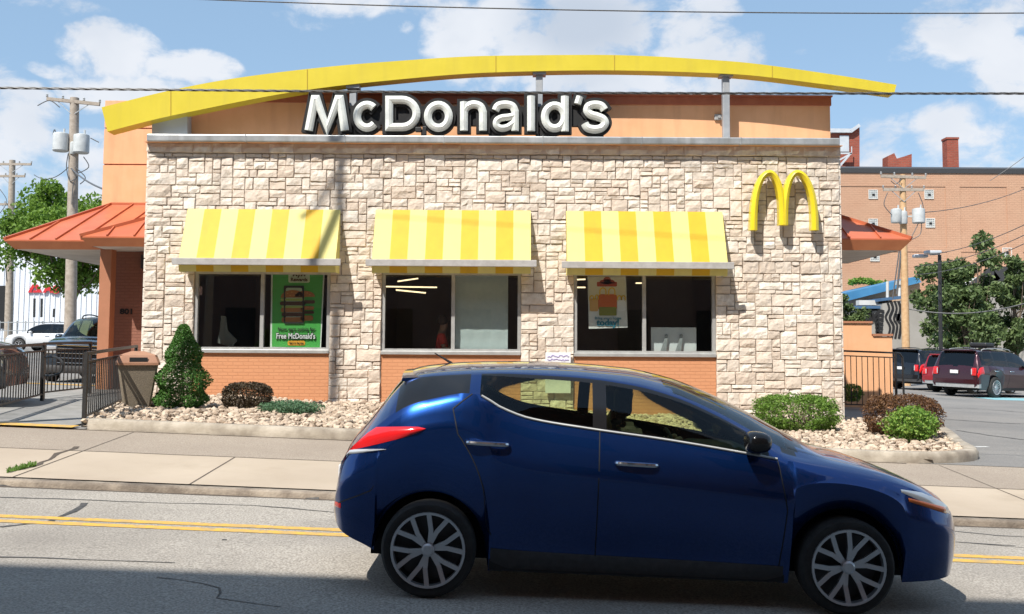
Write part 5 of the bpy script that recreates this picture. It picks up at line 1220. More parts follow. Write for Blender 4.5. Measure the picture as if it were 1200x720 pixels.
def park(nm, P, label, paint, loc, rear=True, front=False, group='parked sport utility cars', rack=True, lamps='L'):
    P['mirm'] = paint
    root, patch, seam, sp = build_car(nm, P, label, 'car', paint, group)
    xr, xf = P['top'][0][0], P['top'][-1][0]; W_ = P['W']; H = P['top'][7][1]; k = H/1.78; hood = P['rail'][14][1]+.03
    seam([(.86, 0, .1), (.86, 0, 1)]); seam([(-.02, 0, .6), (-.05, 0, 1)]); seam([(2.3, 0, .1), (2.3, 0, 1)])
    patch('tail_light', xr+.03, xr+.36, 0, .70, .95, m_red, off=.014, fn=lambda u, v: (xr+.025+.32*u, .62+.30*v+.03*u))
    patch('headlight', xf-.55, xf-.06, 0, .70, .95, m_clear, off=.012, fn=lambda u, v: (xf-.45+.41*u, .74+.20*v*(.4+.6*u)))
    for s_ in (1, -1):
        l = MB().bbox(xr-.03, xr+.04, s_*(W_*.78)-.09, s_*(W_*.78)+.09, .80*k, 1.08*k, .02); obj('tail_light_cluster', l, m_red, root, local=True, smooth=True)
        l = MB().bbox(xr-.034, xr-.02, s_*(W_*.70)-.02, s_*(W_*.70)+.02, .84*k, 1.04*k, .004); obj('reversing_light', l, m_clear, root, local=True)
    bu = MB(); n = 20
    for (z0, z1, px_, mi) in ((.36, .50, .05, 1), (.50, .66, .07, 0)):
        vs = []
        for i in range(n+1):
            y = -W_*.95+W_*1.9*i/n; xx = xr-px_+.16*abs(y/W_)**5; vs += [(xx, y, z0), (xx, y, z1), (xx+.12, y, z1+.02), (xx+.12, y, z0)]
        bu.add(vs, [(4*i+a, 4*i+(a+1) % 4, 4*i+4+(a+1) % 4, 4*i+4+a) for i in range(n) for a in range(4)]+[(0, 1, 2, 3), (4*n+3, 4*n+2, 4*n+1, 4*n)], mi)
    obj('rear_bumper', bu, [paint, P.get('skid', m_gal)], root, local=True, smooth=True)
    pl = MB().bbox(xr-.045, xr-.02, -.16, .16, .86*k, .98*k, .004); obj('licence_plate', pl, MATS['plate_white'], root, local=True)
    if rack:
        for s_ in (1, -1):
            rl = MB(); pts = strip_pts([(-.45, s_*W_*.66, H-.09), (-.35, s_*W_*.66, H-.02), (.6, s_*W_*.66, H+.03), (1.3, s_*W_*.66, H+.0), (1.45, s_*W_*.66, H-.07)], 4); rl.tube(pts, .018, 6); obj('roof_rail', rl, m_alu if P.get('railm') else m_black, root, local=True, smooth=True)
    sp2_ = MB().bbox(xr+.12, xr+.36, -W_*.66, W_*.66, H-.10, H-.045, .02); obj('spoiler', sp2_, paint, root, local=True, smooth=True)
    if front:
        hz0 = hood-.42; g_ = MB().bbox(xf-.04, xf+.02, -.50, .50, hz0-.18, hz0+.26, .02); gro = obj('grille', g_, m_gloss, root, local=True)
        sl_ = MB()
        for q in range(4): sl_.bbox(xf+.015, xf+.035, -.48, .48, hz0-.15+q*.11, hz0-.135+q*.11, .004)
        sl_.bbox(xf-.02, xf+.03, -.52, .52, hz0+.25, hz0+.285, .008)
        obj('grille_bars', sl_, m_chrome, gro, local=True)
        for s_ in (1, -1):
            hl = MB().bbox(xf-.12, xf-.0, s_*.66-.15, s_*.66+.15, hz0+.06, hz0+.24, .03); obj('headlight_lens', hl, m_clear, root, local=True, smooth=True)
            fg = MB().lathe([(.05, 0), (.055, .03), (.03, .04)], 14, 'X', (xf-.02, s_*.62, hz0-.28)); obj('fog_light', fg, m_clear, root, local=True)
        bu = MB().bbox(xf-.12, xf+.06, -W_*.80, W_*.80, hz0-.38, hz0-.20, .05); obj('front_bumper', bu, m_clad, root, local=True, smooth=True)
    x, y, hd = loc; place(root, x, y, hd); return root
m_plate = MATS['plate_white']
mar = paintm('maroon_paint', (.045, .008, .014), (.05, .009, .016), metal=.4, rough=.25); blk = paintm('black_paint', (.008, .009, .014), metal=.3, rough=.2)
redp = paintm('red_paint', (.33, .008, .016), metal=.4, rough=.25); whp = paintm('white_paint', (.72, .73, .74), metal=0, rough=.3); gry = paintm('slate_paint', (.05, .065, .085), metal=.4, rough=.25); slv = paintm('silver_paint', (.30, .31, .33), metal=.6, rough=.3)
def gp(u, v): p = G(u, v); return p
h = R(90-56)
def anchor(u, v, hd, lx, ly):   # vehicle origin such that its local point (lx,ly) stands on the ground at pixel (u,v)
    p = G(u, v); return (p.x-(lx*math.cos(hd)-ly*math.sin(hd)), p.y-(lx*math.sin(hd)+ly*math.cos(hd)), hd)
def rearc(u, Y, hd, xr): x = W(u, 400, Y).x; return (x-xr*math.cos(hd), Y-xr*math.sin(hd), hd)
P_ = suv(H=1.80, Wd=.99, xr=-1.12, xf=3.95, skid=m_gal, railm=1)
ms = park('parked_suv', P_, 'dark maroon sport utility car with silver roof rails, nearest on the right lot', mar, rearc(1117, 38.2, h, -1.12))
bxr = MB(); bxr.bbox(.35, .95, -.35, .35, 1.88, 2.04, .05); bxr.bar((.45, -.66, 1.86), (.45, .66, 1.86), .04); bxr.bar((.85, -.66, 1.86), (.85, .66, 1.86), .04); ob = obj('roof_box', bxr, m_black, ms, local=True)
h2 = R(90-52); park('parked_suv', suv(H=1.62, Wd=.93, wb=2.7, xr=-.92, xf=3.6, hood=1.0, r=.35, skid=m_gal, spokes=5), 'red crossover mostly hidden between the black and the maroon cars', redp, rearc(1101, 41.7, h, -.92))
park('parked_suv', suv(H=1.80, Wd=.99, xr=-1.05, xf=3.95, skid=m_clad), 'black sport utility car nearest the picket fence on the right lot', blk, rearc(1054, 44.3, h, -1.05))
# ---- left side
h3 = R(180-8); park('parked_crossover', suv(H=1.62, Wd=.92, wb=2.7, xr=-.92, xf=3.65, hood=.98, r=.34, spokes=5, glass=m_glassdark), 'white crossover parked side-on behind the railings', whp, anchor(22, 412, h3, 2.7, .85), rack=False, group=None)
h4 = R(-90+8); park('parked_suv', suv(H=1.62, Wd=.95, wb=2.95, xr=-1.0, xf=3.9, hood=1.05, r=.38, spokes=5, glass=m_glassd), 'slate grey sport utility car facing the street behind the short railing', gry, (-10.55, 27.6, h4), front=True, group=None)
h5 = R(12); park('parked_suv', suv(H=1.80, Wd=.97, wb=2.85, xr=-1.0, xf=3.78, hood=1.12, r=.37, spokes=5, clad=True), 'dark sport utility car cut off by the left picture edge', gry, (-12.0, 16.5, h5), front=False, group=None)
# ================================================================== VEGETATION
def leafmat(name, c1, c2, c3, sc=14, tr=.3):
    return pmat(name, c1, c2, scale=sc, rough=.5, c4=c3, trans=tr, spec=.35)
def leaf_cloud(n, sampler, size, rng, flat=.5, aspect=.55, tintf=None):
    """leaf-sized quads; sampler(rng)->(pos, outward)"""
    mb = MB()
    for _ in range(n):
        p, o = sampler(rng); d = Vector((rng.gauss(0, 1), rng.gauss(0, 1), rng.gauss(0, 1))); d.normalize(); nn = (o*flat+d*(1-flat)*1.2).normalized()
        a = nn.orthogonal().normalized(); b = nn.cross(a); th = rng.uniform(0, 6.283); a, b = a*math.cos(th)+b*math.sin(th), b*math.cos(th)-a*math.sin(th)
        s_ = size*rng.uniform(.6, 1.35); a *= s_; b *= s_*aspect
        i = len(mb.v); mb.v += [tuple(p-a), tuple(p+b+nn*s_*.15), tuple(p+a), tuple(p-b+nn*s_*.15)]; mb.f.append((i, i+1, i+2, i+3)); mb.mi.append(0); mb.t.append(tintf(p, rng) if tintf else rng.random()**1.5)
    return mb
def shell_sampler(c, rx, ry, rz, inner=.75, lump=.12, freq=3.0, seed=0, zmin=None, power=1.0):
    c = Vector(c)
    def f(rng):
        while True:
            d = Vector((rng.gauss(0, 1), rng.gauss(0, 1), rng.gauss(0, 1))).normalized()
            if power != 1.0: d = Vector([math.copysign(abs(q)**power, q) for q in d])
            k = (inner+(1-inner)*rng.random()**.5)*(1+lump*mnoise.noise(d*freq+Vector((seed, 0, 0)))+lump*.5*mnoise.noise(d*freq*2.7+Vector((0, seed, 0))))
            p = Vector((d.x*rx*k, d.y*ry*k, d.z*rz*k))
            if zmin is not None and p.z < zmin: continue
            return c+p, Vector((d.x/rx, d.y/ry, d.z/rz)).normalized()
    return f
def shrub(name, c, rx, ry, rz, mat_, n, size, label, cat='shrub', group=None, power=1.0, lump=.12, seed=1, inner=.7, core=.8, zb=None, flat=.35, tf=None, tint_n=None):
    rng = random.Random(seed); base = Vector((c[0], c[1], zb if zb is not None else bedz(c[0], c[1])))
    t = empty(name, base, label, cat, group); C_ = Vector((c[0], c[1], base.z+rz*.92))
    lc = leaf_cloud(n, shell_sampler(C_, rx, ry, rz, inner, lump, 3, seed, zmin=-rz*.93, power=power), size, rng, flat, tintf=tf)
    obj('foliage', lc, mat_, t, tint=True)
    tw = MB()
    for k in range(26):
        d = Vector((rng.gauss(0, 1), rng.gauss(0, 1), abs(rng.gauss(0, 1))+.1)).normalized(); tw.tube([base, base+Vector((d.x*rx*.4, d.y*ry*.4, rz*.7)), C_+Vector((d.x*rx*.8, d.y*ry*.8, d.z*rz*.75))], [.014, .009, .003], 5)
    obj('stem', tw, m_bark, t); return t
g_dark = leafmat('yew_green', (.045, .12, .022), (.075, .17, .03), (.10, .24, .045), tr=.2)
g_box = leafmat('boxwood_green', (.07, .15, .02), (.12, .22, .03), (.22, .36, .06)); g_bar = leafmat('barberry_purple', (.07, .035, .022), (.11, .05, .03), (.20, .10, .035), tr=.15)
g_bar2 = leafmat('barberry_dark', (.035, .022, .016), (.05, .035, .02), (.085, .06, .025), tr=.1); g_jun = leafmat('juniper_blue_green', (.07, .15, .08), (.10, .20, .11), (.15, .27, .14)); g_lit = leafmat('bright_shrub_green', (.08, .20, .025), (.13, .27, .04), (.30, .42, .08))
def gat(u, v, Y): p = W(u, v, Y); return p.x, Y
# cone shrub beside the bin
cx_, cy_ = gat(213, 470, 17.2); sc = 17.2/1200; base = Vector((cx_, cy_, bedz(cx_, cy_))); rg_ = random.Random(3)
t = empty('cone_shrub', base, 'dark green conical evergreen between the bin and the left window', 'shrub')
Hc = 1.40
def cone_s(rng):
    while True:
        z = rng.random()**1.15; prof_ = (.475*(1-z)**.62*(1-.5*max(0, .12-z)/.12))*(1+.13*math.sin(z*19+1)) + .03
        a = rng.uniform(0, 6.283); k = (.66+.34*rng.random()**.6)*(1+.22*mnoise.noise(Vector((math.cos(a)*1.6, math.sin(a)*1.6, z*6)))+.1*mnoise.noise(Vector((math.cos(a)*4, math.sin(a)*4, z*14))))
        return base+Vector((math.cos(a)*prof_*k, math.sin(a)*prof_*k, .03+z*Hc)), Vector((math.cos(a), math.sin(a), .45)).normalized()
obj('foliage', leaf_cloud(19000, cone_s, .019, rg_, .3), g_dark, t, tint=True)
tk = MB(); tk.tube([base-Vector((0, 0, .05)), base+Vector((0, 0, .6)), base+Vector((0, 0, Hc*.93))], [.035, .025, .006], 8)
for k in range(30):
    z = .1+k/30*1.1; a = k*2.4; tk.tube([base+Vector((0, 0, z)), base+Vector((math.cos(a)*.28*(1-z/1.5), math.sin(a)*.28*(1-z/1.5), z+.1))], [.012, .003], 5)
obj('stem', tk, m_bark, t)
x, y = gat(290, 465, 17.6); shrub('round_shrub', (x, y), .42, .36, .245, g_bar2, 8500, .017, 'small dark purple barberry clipped into a drum under the left window', seed=5, power=.72, lump=.06)
x, y = gat(340, 478, 16.9); shrub('low_juniper', (x, y), .52, .36, .115, g_jun, 5200, .017, 'flat blue-green juniper creeping on the pebbles', seed=6, lump=.3, inner=.3)
x, y = gat(932, 480, 17.6); shrub('boxwood_hedge', (x, y), .70, .52, .32, g_box, 15000, .019, 'green boxwood mound against the right end of the stone wall', seed=7, power=.74, lump=.2)
x, y = gat(1056, 460, 17.6); shrub('barberry_hedge', (x, y), .62, .55, .36, g_bar, 14000, .018, 'purple-brown barberry clipped flat before the picket fence', seed=8, power=.66, lump=.14, zb=bedz(x, y)+.05, tf=lambda p, r: min(1, r.random()**1.3))
x, y = gat(1068, 490, 16.6); shrub('loose_shrub', (x, y), .40, .38, .29, g_lit, 4600, .024, 'bright green loose shrub in front of the purple barberry', seed=9, lump=.42, inner=.45)
x, y = gat(998, 437, 26.6); shrub('fence_shrub', (x, y), .28, .3, .24, g_box, 1500, .025, 'small green shrub seen through the picket fence', seed=13, lump=.2, zb=gz(x, y)+.2)
def tree(name, base, H, crown, mat_, n, leaf, label, seed=1, trunk_r=.2, group=None, clumps=26, tr_tilt=0):
    """tapered trunk, forked limbs, and leaf clumps carried at the limb ends"""
    rng = random.Random(seed); base = Vector(base); t = empty(name, base, label, 'tree', group)
    tk = MB(); fork = base+Vector((tr_tilt, 0, H*.30)); tk.tube([base-Vector((0, 0, .3)), base+Vector((tr_tilt*.4, 0, H*.15)), fork, base+Vector((tr_tilt*1.2, 0, H*.55)), base+Vector((tr_tilt*1.3, 0, H*.8))], [trunk_r*1.25, trunk_r, trunk_r*.8, trunk_r*.45, trunk_r*.12], 10)
    ends = []; cx, cz, rx, ry, rz = crown
    for k in range(clumps):
        d = Vector((rng.gauss(0, 1), rng.gauss(0, 1), rng.gauss(0, 1))).normalized(); q = rng.random()**.4
        e = base+Vector((cx+d.x*rx*q, d.y*ry*q, cz+d.z*rz*q)); ends.append((e, rng.uniform(.12, .27)*min(rx, rz)*1.1))
        st_p = base+Vector((tr_tilt, 0, H*rng.uniform(.22, .6))); mid = st_p.lerp(e, .5)+Vector((0, 0, -.05*H*rng.random())); tk.tube([st_p, mid, e], [trunk_r*.38, trunk_r*.2, trunk_r*.05], 6)
    obj('trunk', tk, m_bark, t, smooth=True)
    def samp(r):
        e, s_ = ends[r.randrange(len(ends))]; d = Vector((r.gauss(0, 1), r.gauss(0, 1), r.gauss(0, .75))); d = d.normalized()*(r.random()**.45)*s_*1.5
        return e+d, (d.normalized()+Vector((0, 0, .6))).normalized()
    obj('crown', leaf_cloud(n, samp, leaf, rng, .35), mat_, t, tint=True); return t
g_tl = leafmat('locust_leaf', (.085, .175, .02), (.125, .23, .03), (.21, .34, .05), sc=2, tr=.4); g_tr = leafmat('maple_leaf', (.06, .10, .035), (.09, .14, .045), (.17, .23, .085), sc=2, tr=.25)
b = G(88, 398); p = W(84, 398, 60); bz_ = gz(p.x, 60)
tree('tree', (p.x, 60, bz_), 10.4, (-.9, 6.9, 3.5, 3.2, 3.1), g_tl, 22000, .14, 'bright green tree behind the left canopy and utility pole', seed=21, clumps=46)
p = W(990, 398, 31); tree('tree', (p.x, 31, gz(p.x, 31)), 3.3, (0, 2.55, .62, .6, .75), g_tr, 2600, .06, 'small tree peeking past the right corner of the stone wall', seed=44, clumps=22, trunk_r=.06)
for k, (u, vt, wpx, dd, lab) in enumerate([(1110, 285, 44, 56, 'leftmost green street tree behind the street lamp'), (1150, 277, 44, 56, 'second green tree behind the parked maroon car'), (1193, 302, 34, 55, 'green tree cut by the right picture edge'), (1132, 335, 56, 54, 'low spreading tree just above the roof of the maroon car')]):
    p = W(u, 400, dd); zb_ = gz(p.x, dd); ztop = W(u, vt, dd).z; H_ = ztop-zb_; s_ = dd/1200
    tree('tree', (p.x, dd, zb_), H_, (0, H_*.60, wpx*s_*.74, wpx*s_*.8, H_*.40), g_tr, 5600, .13, lab, seed=31+k, group='trees beyond the right lot', clumps=30, tr_tilt=random.uniform(-.2, .2), trunk_r=.13)

# ================================================================== BACKGROUND RIGHT
def simple_windows(): pass
YB = 78.0
m_tan = brickmat('tan_painted_brick', (.49, .29, .185), (.52, .31, .20), (.47, .28, .18), bw=.4, bh=.14, ms=.012, bump=.01, vary=.25, c3=(.40, .185, .105))
m_rbr = brickmat('red_brick', (.28, .06, .035), (.36, .085, .05), (.30, .16, .12), bw=.4, bh=.14, ms=.012, bump=.01, vary=.3)
a = W(960, 300, YB).x; zt = W(1090, 203.5, YB).z; bb = a+46
bd = empty('brick_building', (a+20, YB+8, gz(a+20, YB)), 'large plain tan painted brick building on the right skyline', 'building')
wl = MB(); wl.box(a, bb, YB, YB+16, -2, zt); obj('wall', wl, m_tan, bd)
cpn = MB().box(a-.1, bb+.1, YB-.12, YB+16.1, zt+.002, zt+.35); obj('parapet_coping', cpn, m_clad, bd)
# slightly proud piers and bands
pn = MB()
for u in (1118, 1190, 1260): p = W(u, 300, YB); pn.box(p.x-.55, p.x+.55, YB-.05, YB-.002, -1, zt-.3)
pn.box(a, bb, YB-.045, YB-.003, W(1090, 293, YB).z-.15, W(1090, 293, YB).z+.1)
pn.box(a, bb, YB-.045, YB-.003, W(1090, 219, YB).z, zt-.002)
obj('brick_pier', pn, m_tan, bd)
m_gb = pmat('glass_block', (.32, .36, .36), (.5, .54, .54), scale=6, rough=.2)
for (u, v) in ((1023, 228), (1088.5, 228), (1023, 262), (1090, 261.5), (1025, 301), (1180, 228+68)):
    p = W(u, v, YB); s_ = .36; fr = MB()
    for (x0, x1, z0, z1) in ((-s_, s_, -s_, -s_+.06), (-s_, s_, s_-.06, s_), (-s_, -s_+.06, -s_+.06, s_-.06), (s_-.06, s_, -s_+.06, s_-.06)): fr.box(p.x+x0, p.x+x1, YB-.06, YB+.02, p.z+z0, p.z+z1)
    for k in (-1, 0, 1): fr.box(p.x+k*.17-.015, p.x+k*.17+.015, YB-.05, YB-.02, p.z-s_+.06, p.z+s_-.06); fr.box(p.x-s_+.06, p.x+s_-.06, YB-.048, YB-.022, p.z+k*.17-.015, p.z+k*.17+.015)
    fo = obj('window', fr, m_soffit, bd); gl = MB().box(p.x-s_+.06, p.x+s_-.06, YB-.02, YB-.004, p.z-s_+.06, p.z+s_-.06); obj('glass_block', gl, m_gb, fo)
    vn = MB().box(p.x-.08, p.x+.12, YB-.07, YB-.052, p.z-.12, p.z+.05); obj('vent', vn, m_blackm, fo)
rl = MB(); zr = zt+.35; y_ = YB+.4; zt2_ = W(1090, 197, y_).z
rl.bar((a, y_, zt2_), (bb, y_, zt2_), .12); rl.bar((a, y_, zr+.12), (bb, y_, zr+.12), .05)
for u in range(975, 1300, 42):
    p = W(u, 200, y_); rl.bar((p.x, y_, zr), (p.x, y_, zt2_), .09); rl.bar((p.x-1.0, y_+.5, zr), (p.x-.05, y_, zt2_-.05), .08)
obj('roof_railing', rl, pmat('rail_bluegrey', (.10, .11, .13), rough=.6), bd)
ch = MB(); p0, p1 = W(1109.5, 161, YB+2), W(1124, 203, YB+2); ch.box(p0.x, p1.x, YB+2, YB+2.9, p1.z-1, p0.z); ch.box(p0.x-.05, p1.x+.05, YB+1.95, YB+2.95, p0.z-.16, p0.z+.001); obj('chimney', ch, m_rbr, bd)
ch = MB(); P = [W(u, v, YB+2) for u, v in ((1040.5, 204), (1040.5, 183), (1048, 179.5), (1050, 184), (1051, 186), (1058, 184), (1068.5, 180.5), (1068.5, 204))]; ch.prism(P, (0, 1.2, 0)); p = W(1060, 190, YB+1.98); ch.box(W(1050.5, 0, YB).x, W(1068, 0, YB).x, YB+1.97, YB+2.02, W(0, 191.5, YB+2).z-.08, W(0, 189.5, YB+2).z, 1); obj('stair_head', ch, [m_rbr, m_clad], bd)
ch = MB(); P = [W(u, v, YB+1) for u, v in ((975, 204), (975, 153), (997, 153), (1006, 146.5), (1007.3, 147.5), (1007.3, 204))]; ch.prism(P, (0, 4, 0)); pe = obj('penthouse', ch, m_rbr, bd)
ch = MB(); p0, p1 = W(984, 159, YB+.9), W(995, 178, YB+.9); ch.box(p0.x, p1.x, YB+.88, YB+.98, p1.z, p0.z); obj('penthouse_door', ch, m_gbox, pe)
ch = MB(); p0, p1 = W(970, 156, YB+.9), W(998, 153, YB+.9); ch.box(p0.x, p1.x, YB+.7, YB+2, p0.z, p1.z+.1); ch.bar(W(997, 154, YB+.8), W(1007, 147, YB+.8), .25); ch.bar(W(983, 188, YB+.5), W(998, 180, YB+.5), .12); ch.bar(W(983, 196, YB+.5), W(995, 182, YB+.5), .15); ch.bar(W(985, 180, YB+.5), W(998, 180, YB+.5), .12); ch.bar(W(998, 180, YB+.5), W(998, 172, YB+.5), .06); obj('metal_platform', ch, m_gbox, pe)
# ivy over the wall foot
def ivs(r):
    u = r.uniform(996, 1041); v = 331.5-2.2*math.sin((u-996)/9)+r.gauss(0, 1.4); return W(u, v, 69.5)+Vector((0, r.uniform(-.4, .4), 0)), Vector((0, -1, .5))
tag(obj('creeper', leaf_cloud(1800, ivs, .12, random.Random(2), .3), g_lit, tint=True), 'strip of green creeper along the top of the blue-edged roof', 'creeper')
# blue trimmed low building with painted mural
YM = 62.0; m_gry = pmat('grey_render', (.30, .28, .25), (.36, .34, .31), scale=.6, rough=.9); m_bt = pmat('blue_trim', (.04, .17, .33), (.06, .22, .40), scale=1, rough=.6)
p0, p1 = W(975, 365, YM), W(1250, 420, YM)
mu = empty('mural_building', (p0.x+5, YM+3, gz(p0.x, YM)), 'low grey rendered building with blue roof edge and a wavy black line mural', 'building')
wl = MB(); wl.box(p0.x, W(1036, 0, YM).x, YM+.5, YM+8, -2, W(1000, 364, YM).z); P = [W(u, v, YM) for u, v in ((1034, 425), (1034, 356), (1075, 350), (1130, 345), (1250, 345), (1250, 425))]; wl.prism(P, (0, 8, 0)); obj('wall', wl, m_gry, mu)
P = [W(u, v, YM+3) for u, v in ((985, 350), (1038, 338), (1078, 330), (1078, 360), (985, 366))]; wl = MB().prism(P, (0, 5, 0)); obj('gable_wall', wl, pmat('brown_render', (.36, .25, .17), (.42, .3, .2), scale=.6, rough=.9), mu)
ed_ = MB(); P = [W(u, v, YM+2.6) for u, v in ((984, 345), (1075, 324), (1080, 331), (986, 354.5))]; ed_.prism(P, (0, 6, 0)); obj('sloped_roof_edge', ed_, m_bt, mu)
ed_ = MB(); P = [W(u, v, YM+.3) for u, v in ((985, 358.5), (1034.5, 358.5), (1034.5, 361.8), (985, 361.8))]; ed_.prism(P, (0, 3, 0)); P = [W(u, v, YM-.1) for u, v in ((1033, 349.5), (1064, 346), (1064, 349.5), (1033, 353))]; ed_.prism(P, (0, 3, 0)); obj('flat_roof_edge', ed_, pmat('dull_blue_trim', (.06, .13, .24), rough=.6), mu)
pp = MB()
for (u, v0, v1) in ((1040, 352, 330), (1054, 348, 333)): A = W(u, v0, YM+.6); B_ = W(u, v1, YM+.6); pp.tube([A, B_], .09, 8)
q = W(1055, 334, YM+.6); pp.box(q.x-.25, q.x+.25, YM+.4, YM+.8, q.z, q.z+.25); q = W(1017, 356, YM+1.2); pp.box(q.x-.6, q.x+.6, YM+1, YM+1.6, q.z-.1, q.z+.2); obj('roof_vent_pipe', pp, m_soffit, mu)
mk = MB(); Yk = YM-.03
def paintline(pts, w_, Y=None): 
    P3 = strip_pts([W(u, v, Y or Yk) for u, v in pts], 5); vs = []
    for i, p in enumerate(P3):
        d = (P3[min(i+1, len(P3)-1)]-P3[max(i-1, 0)]).normalized(); n_ = Vector((-d.z, 0, d.x))*w_/2; vs += [p-n_, p+n_]
    mk.add(vs, [(2*i, 2*i+1, 2*i+3, 2*i+2) for i in range(len(P3)-1)])
for k in range(6): paintline([(1036-k*.4, 366+k*5.0), (1031-k*.2, 365+k*5), (1027+k*.2, 369+k*5), (1026+k, 373+k*5)], .22, YM-.06)
for k in range(4): paintline([(1011+k*3, 367), (1012+k*3, 374), (1013.5+k*3, 379)], .16, YM+.45)
paintline([(1010, 366), (1022, 366)], .2, YM+.45); paintline([(1022, 368), (1027, 378), (1030, 392)], .25, YM+.45)

for k in range(5): paintline([(1039+k*4.6, 352+k*.4), (1042+k*4.4, 362), (1038+k*4.8, 372+k), (1043+k*4.2, 384-k), (1040+k*4.5, 397)], .13+.03*(k % 2))
paintline([(1052, 368), (1053, 376)], .3)
obj('mural_lines', mk, m_blackm, mu)
# pale sided house behind the trees
YH = 70; P = [W(u, v, YH) for u, v in ((1128, 420), (1128, 352), (1165, 322), (1205, 322), (1290, 330), (1290, 420))]
hs = empty('pale_house', (P[0].x+4, YH+4, gz(P[0].x, YH)), 'pale grey sided house glimpsed between the right trees', 'house')
obj('wall', MB().prism(P, (0, 7, 0)), pmat('pale_siding', (.50, .51, .52), (.56, .57, .58), scale=1, rough=.8), hs)
rf_ = MB(); rf_.bar(W(1124, 353, YH-.2), W(1166, 320, YH-.2), .25, 1); rf_.bar(W(1164, 320.5, YH-.2), W(1292, 328, YH-.2), .25, 1); obj('roof', rf_, m_clad, hs)
wn = MB()
for (u, v) in ((1176, 340), (1196, 342)): q = W(u, v, YH-.03); wn.box(q.x-.5, q.x+.5, YH-.06, YH-.004, q.z-.7, q.z+.7)
obj('window', wn, m_gloss, hs)
# peach enclosure walls at the right, stepped
Ye = 27.5; en = MB(); P = [W(u, v, Ye) for u, v in ((980, 425), (980, 379.5), (1021.5, 380), (1021.5, 394), (1045.5, 395), (1045.5, 425))]; P[0].z = P[-1].z = -.5; en.prism(P, (0, .25, 0)); cpn = MB()
for (u0, u1, v) in ((980, 1022, 379), (1022.5, 1046, 394)): A, B_ = W(u0, v, Ye), W(u1, v+.4, Ye); cpn.box(A.x, B_.x, Ye-.04, Ye+.29, A.z+.002, A.z+.06)
e_ = single('enclosure_wall', en, m_stucco, 'stepped peach stucco enclosure wall behind the picket fence', 'wall'); c_ = obj('wall_cap', cpn, m_stucco_d, None); c_.parent = e_; c_.location = -Vector(e_.location)
# ================================================================== UTILITY POLES, LAMP, WIRES
def can(mb, c, r, h): mb.lathe([(r*.9, 0), (r, .04), (r, h-.04), (r*.96, h), (r*.5, h+.05)], 16, c=c); mb.tube([Vector(c)+Vector((r*.4, 0, h)), Vector(c)+Vector((r*.4, 0, h+.22))], .04, 6)
def upole(u, vt, Y, r, label, arms, cans, mat_, lean=0.0, extra=None):
    b = W(u, 385, Y); zb_ = gz(b.x, Y); tp = W(u+lean, vt, Y); t = empty('utility_pole', (b.x-lean*.1*Y/1200, Y, zb_), label, 'utility pole', 'utility poles')
    base = Vector((b.x, Y, zb_-.3)); obj('shaft', MB().tube([base, tp], [r*1.2, r*.85], 12), mat_, t, smooth=True)
    for (v, hw, tilt) in arms:
        c = base.lerp(tp, (W(u, v, Y).z-base.z)/(tp.z-base.z)); A = c+Vector((-hw, -.12, hw*tilt)); B_ = c+Vector((hw, -.12, -hw*tilt)); ca_ = obj('crossarm', MB().bar(A, B_, .12, .14), m_pole, t)
        br = MB(); br.bar(A.lerp(c, .35)+Vector((0, -.05, 0)), c-Vector((0, .16, .6)), .03); br.bar(B_.lerp(c, .35)+Vector((0, -.05, 0)), c-Vector((0, .16, .6)), .03)
        for f_ in (0, .3, .7, 1): q = A.lerp(B_, f_)+Vector((0, 0, .07)); br.lathe([(.03, 0), (.06, .04), (.03, .07), (.055, .11), (.02, .15)], 8, c=q)
        obj('insulator', br, m_gal, ca_)
    for (du, v, rr_, hh) in cans:
        p = W(u+du, v, Y); cm = MB(); can(cm, (p.x, Y-.15, p.z-hh/2), rr_, hh); cm.bar((p.x, Y-.1, p.z), (base.lerp(tp, (p.z-base.z)/(tp.z-base.z)).x, Y, p.z), .08); obj('transformer', cm, m_can, t, smooth=True)
    if extra: extra(t, base, tp)
    return t
def hang(a, b, sag, r=.015, n=24): return [Vector(a).lerp(Vector(b), i/n)-Vector((0, 0, sag*4*(i/n)*(1-i/n))) for i in range(n+1)]
def jump(Y, lst):
    def f(t, base, tp):
        for pts in lst: obj('jumper_cable', MB().tube(strip_pts([W(u, v, Y-.25) for u, v in pts], 5), .022, 5), m_wire, t, smooth=True)
    return f
upole(83, 115, 44, .22, 'grey wooden utility pole with two transformer cans left of the canopy', [(120, 1.15, .10)], [(-10, 168, .33, .78), (14, 170, .33, .80), (4, 175, .12, .5)], m_pole, lean=4.5,
      extra=jump(44, [[(66, 160), (64, 152), (62, 158)], [(80, 180), (78, 196), (82, 212), (90, 208)], [(98, 184), (104, 196), (90, 204)], [(88, 196), (100, 208), (94, 216)], [(70, 126), (58, 118), (44, 124)], [(106, 162), (116, 167)], [(92, 205), (86, 215), (84, 240)]]))
upole(10.5, 188, 66, .22, 'distant thin utility pole at the far left edge', [(193, 1.3, 0), (207, .9, 0), (240, .9, 0)], [], m_pole, lean=4, extra=jump(66, [[(0, 222), (8, 236), (0, 250)], [(20, 238), (24, 250), (14, 262)], [(8, 262), (6, 300), (8, 330)]]))
upole(1061, 205, 50, .17, 'pale wooden utility pole with three transformer cans before the tan building', [(208, 1.1, .03), (223, 1.0, 0)], [(-12, 254, .26, .66), (-4, 256, .2, .6), (14, 254, .3, .7)], m_pole2, lean=-3.5,
      extra=jump(50, [[(1040, 226), (1036, 240), (1045, 252)], [(1076, 226), (1082, 244), (1076, 262), (1068, 278)], [(1056, 210), (1050, 216), (1044, 212)], [(1080, 262), (1078, 275), (1066, 282)]]))
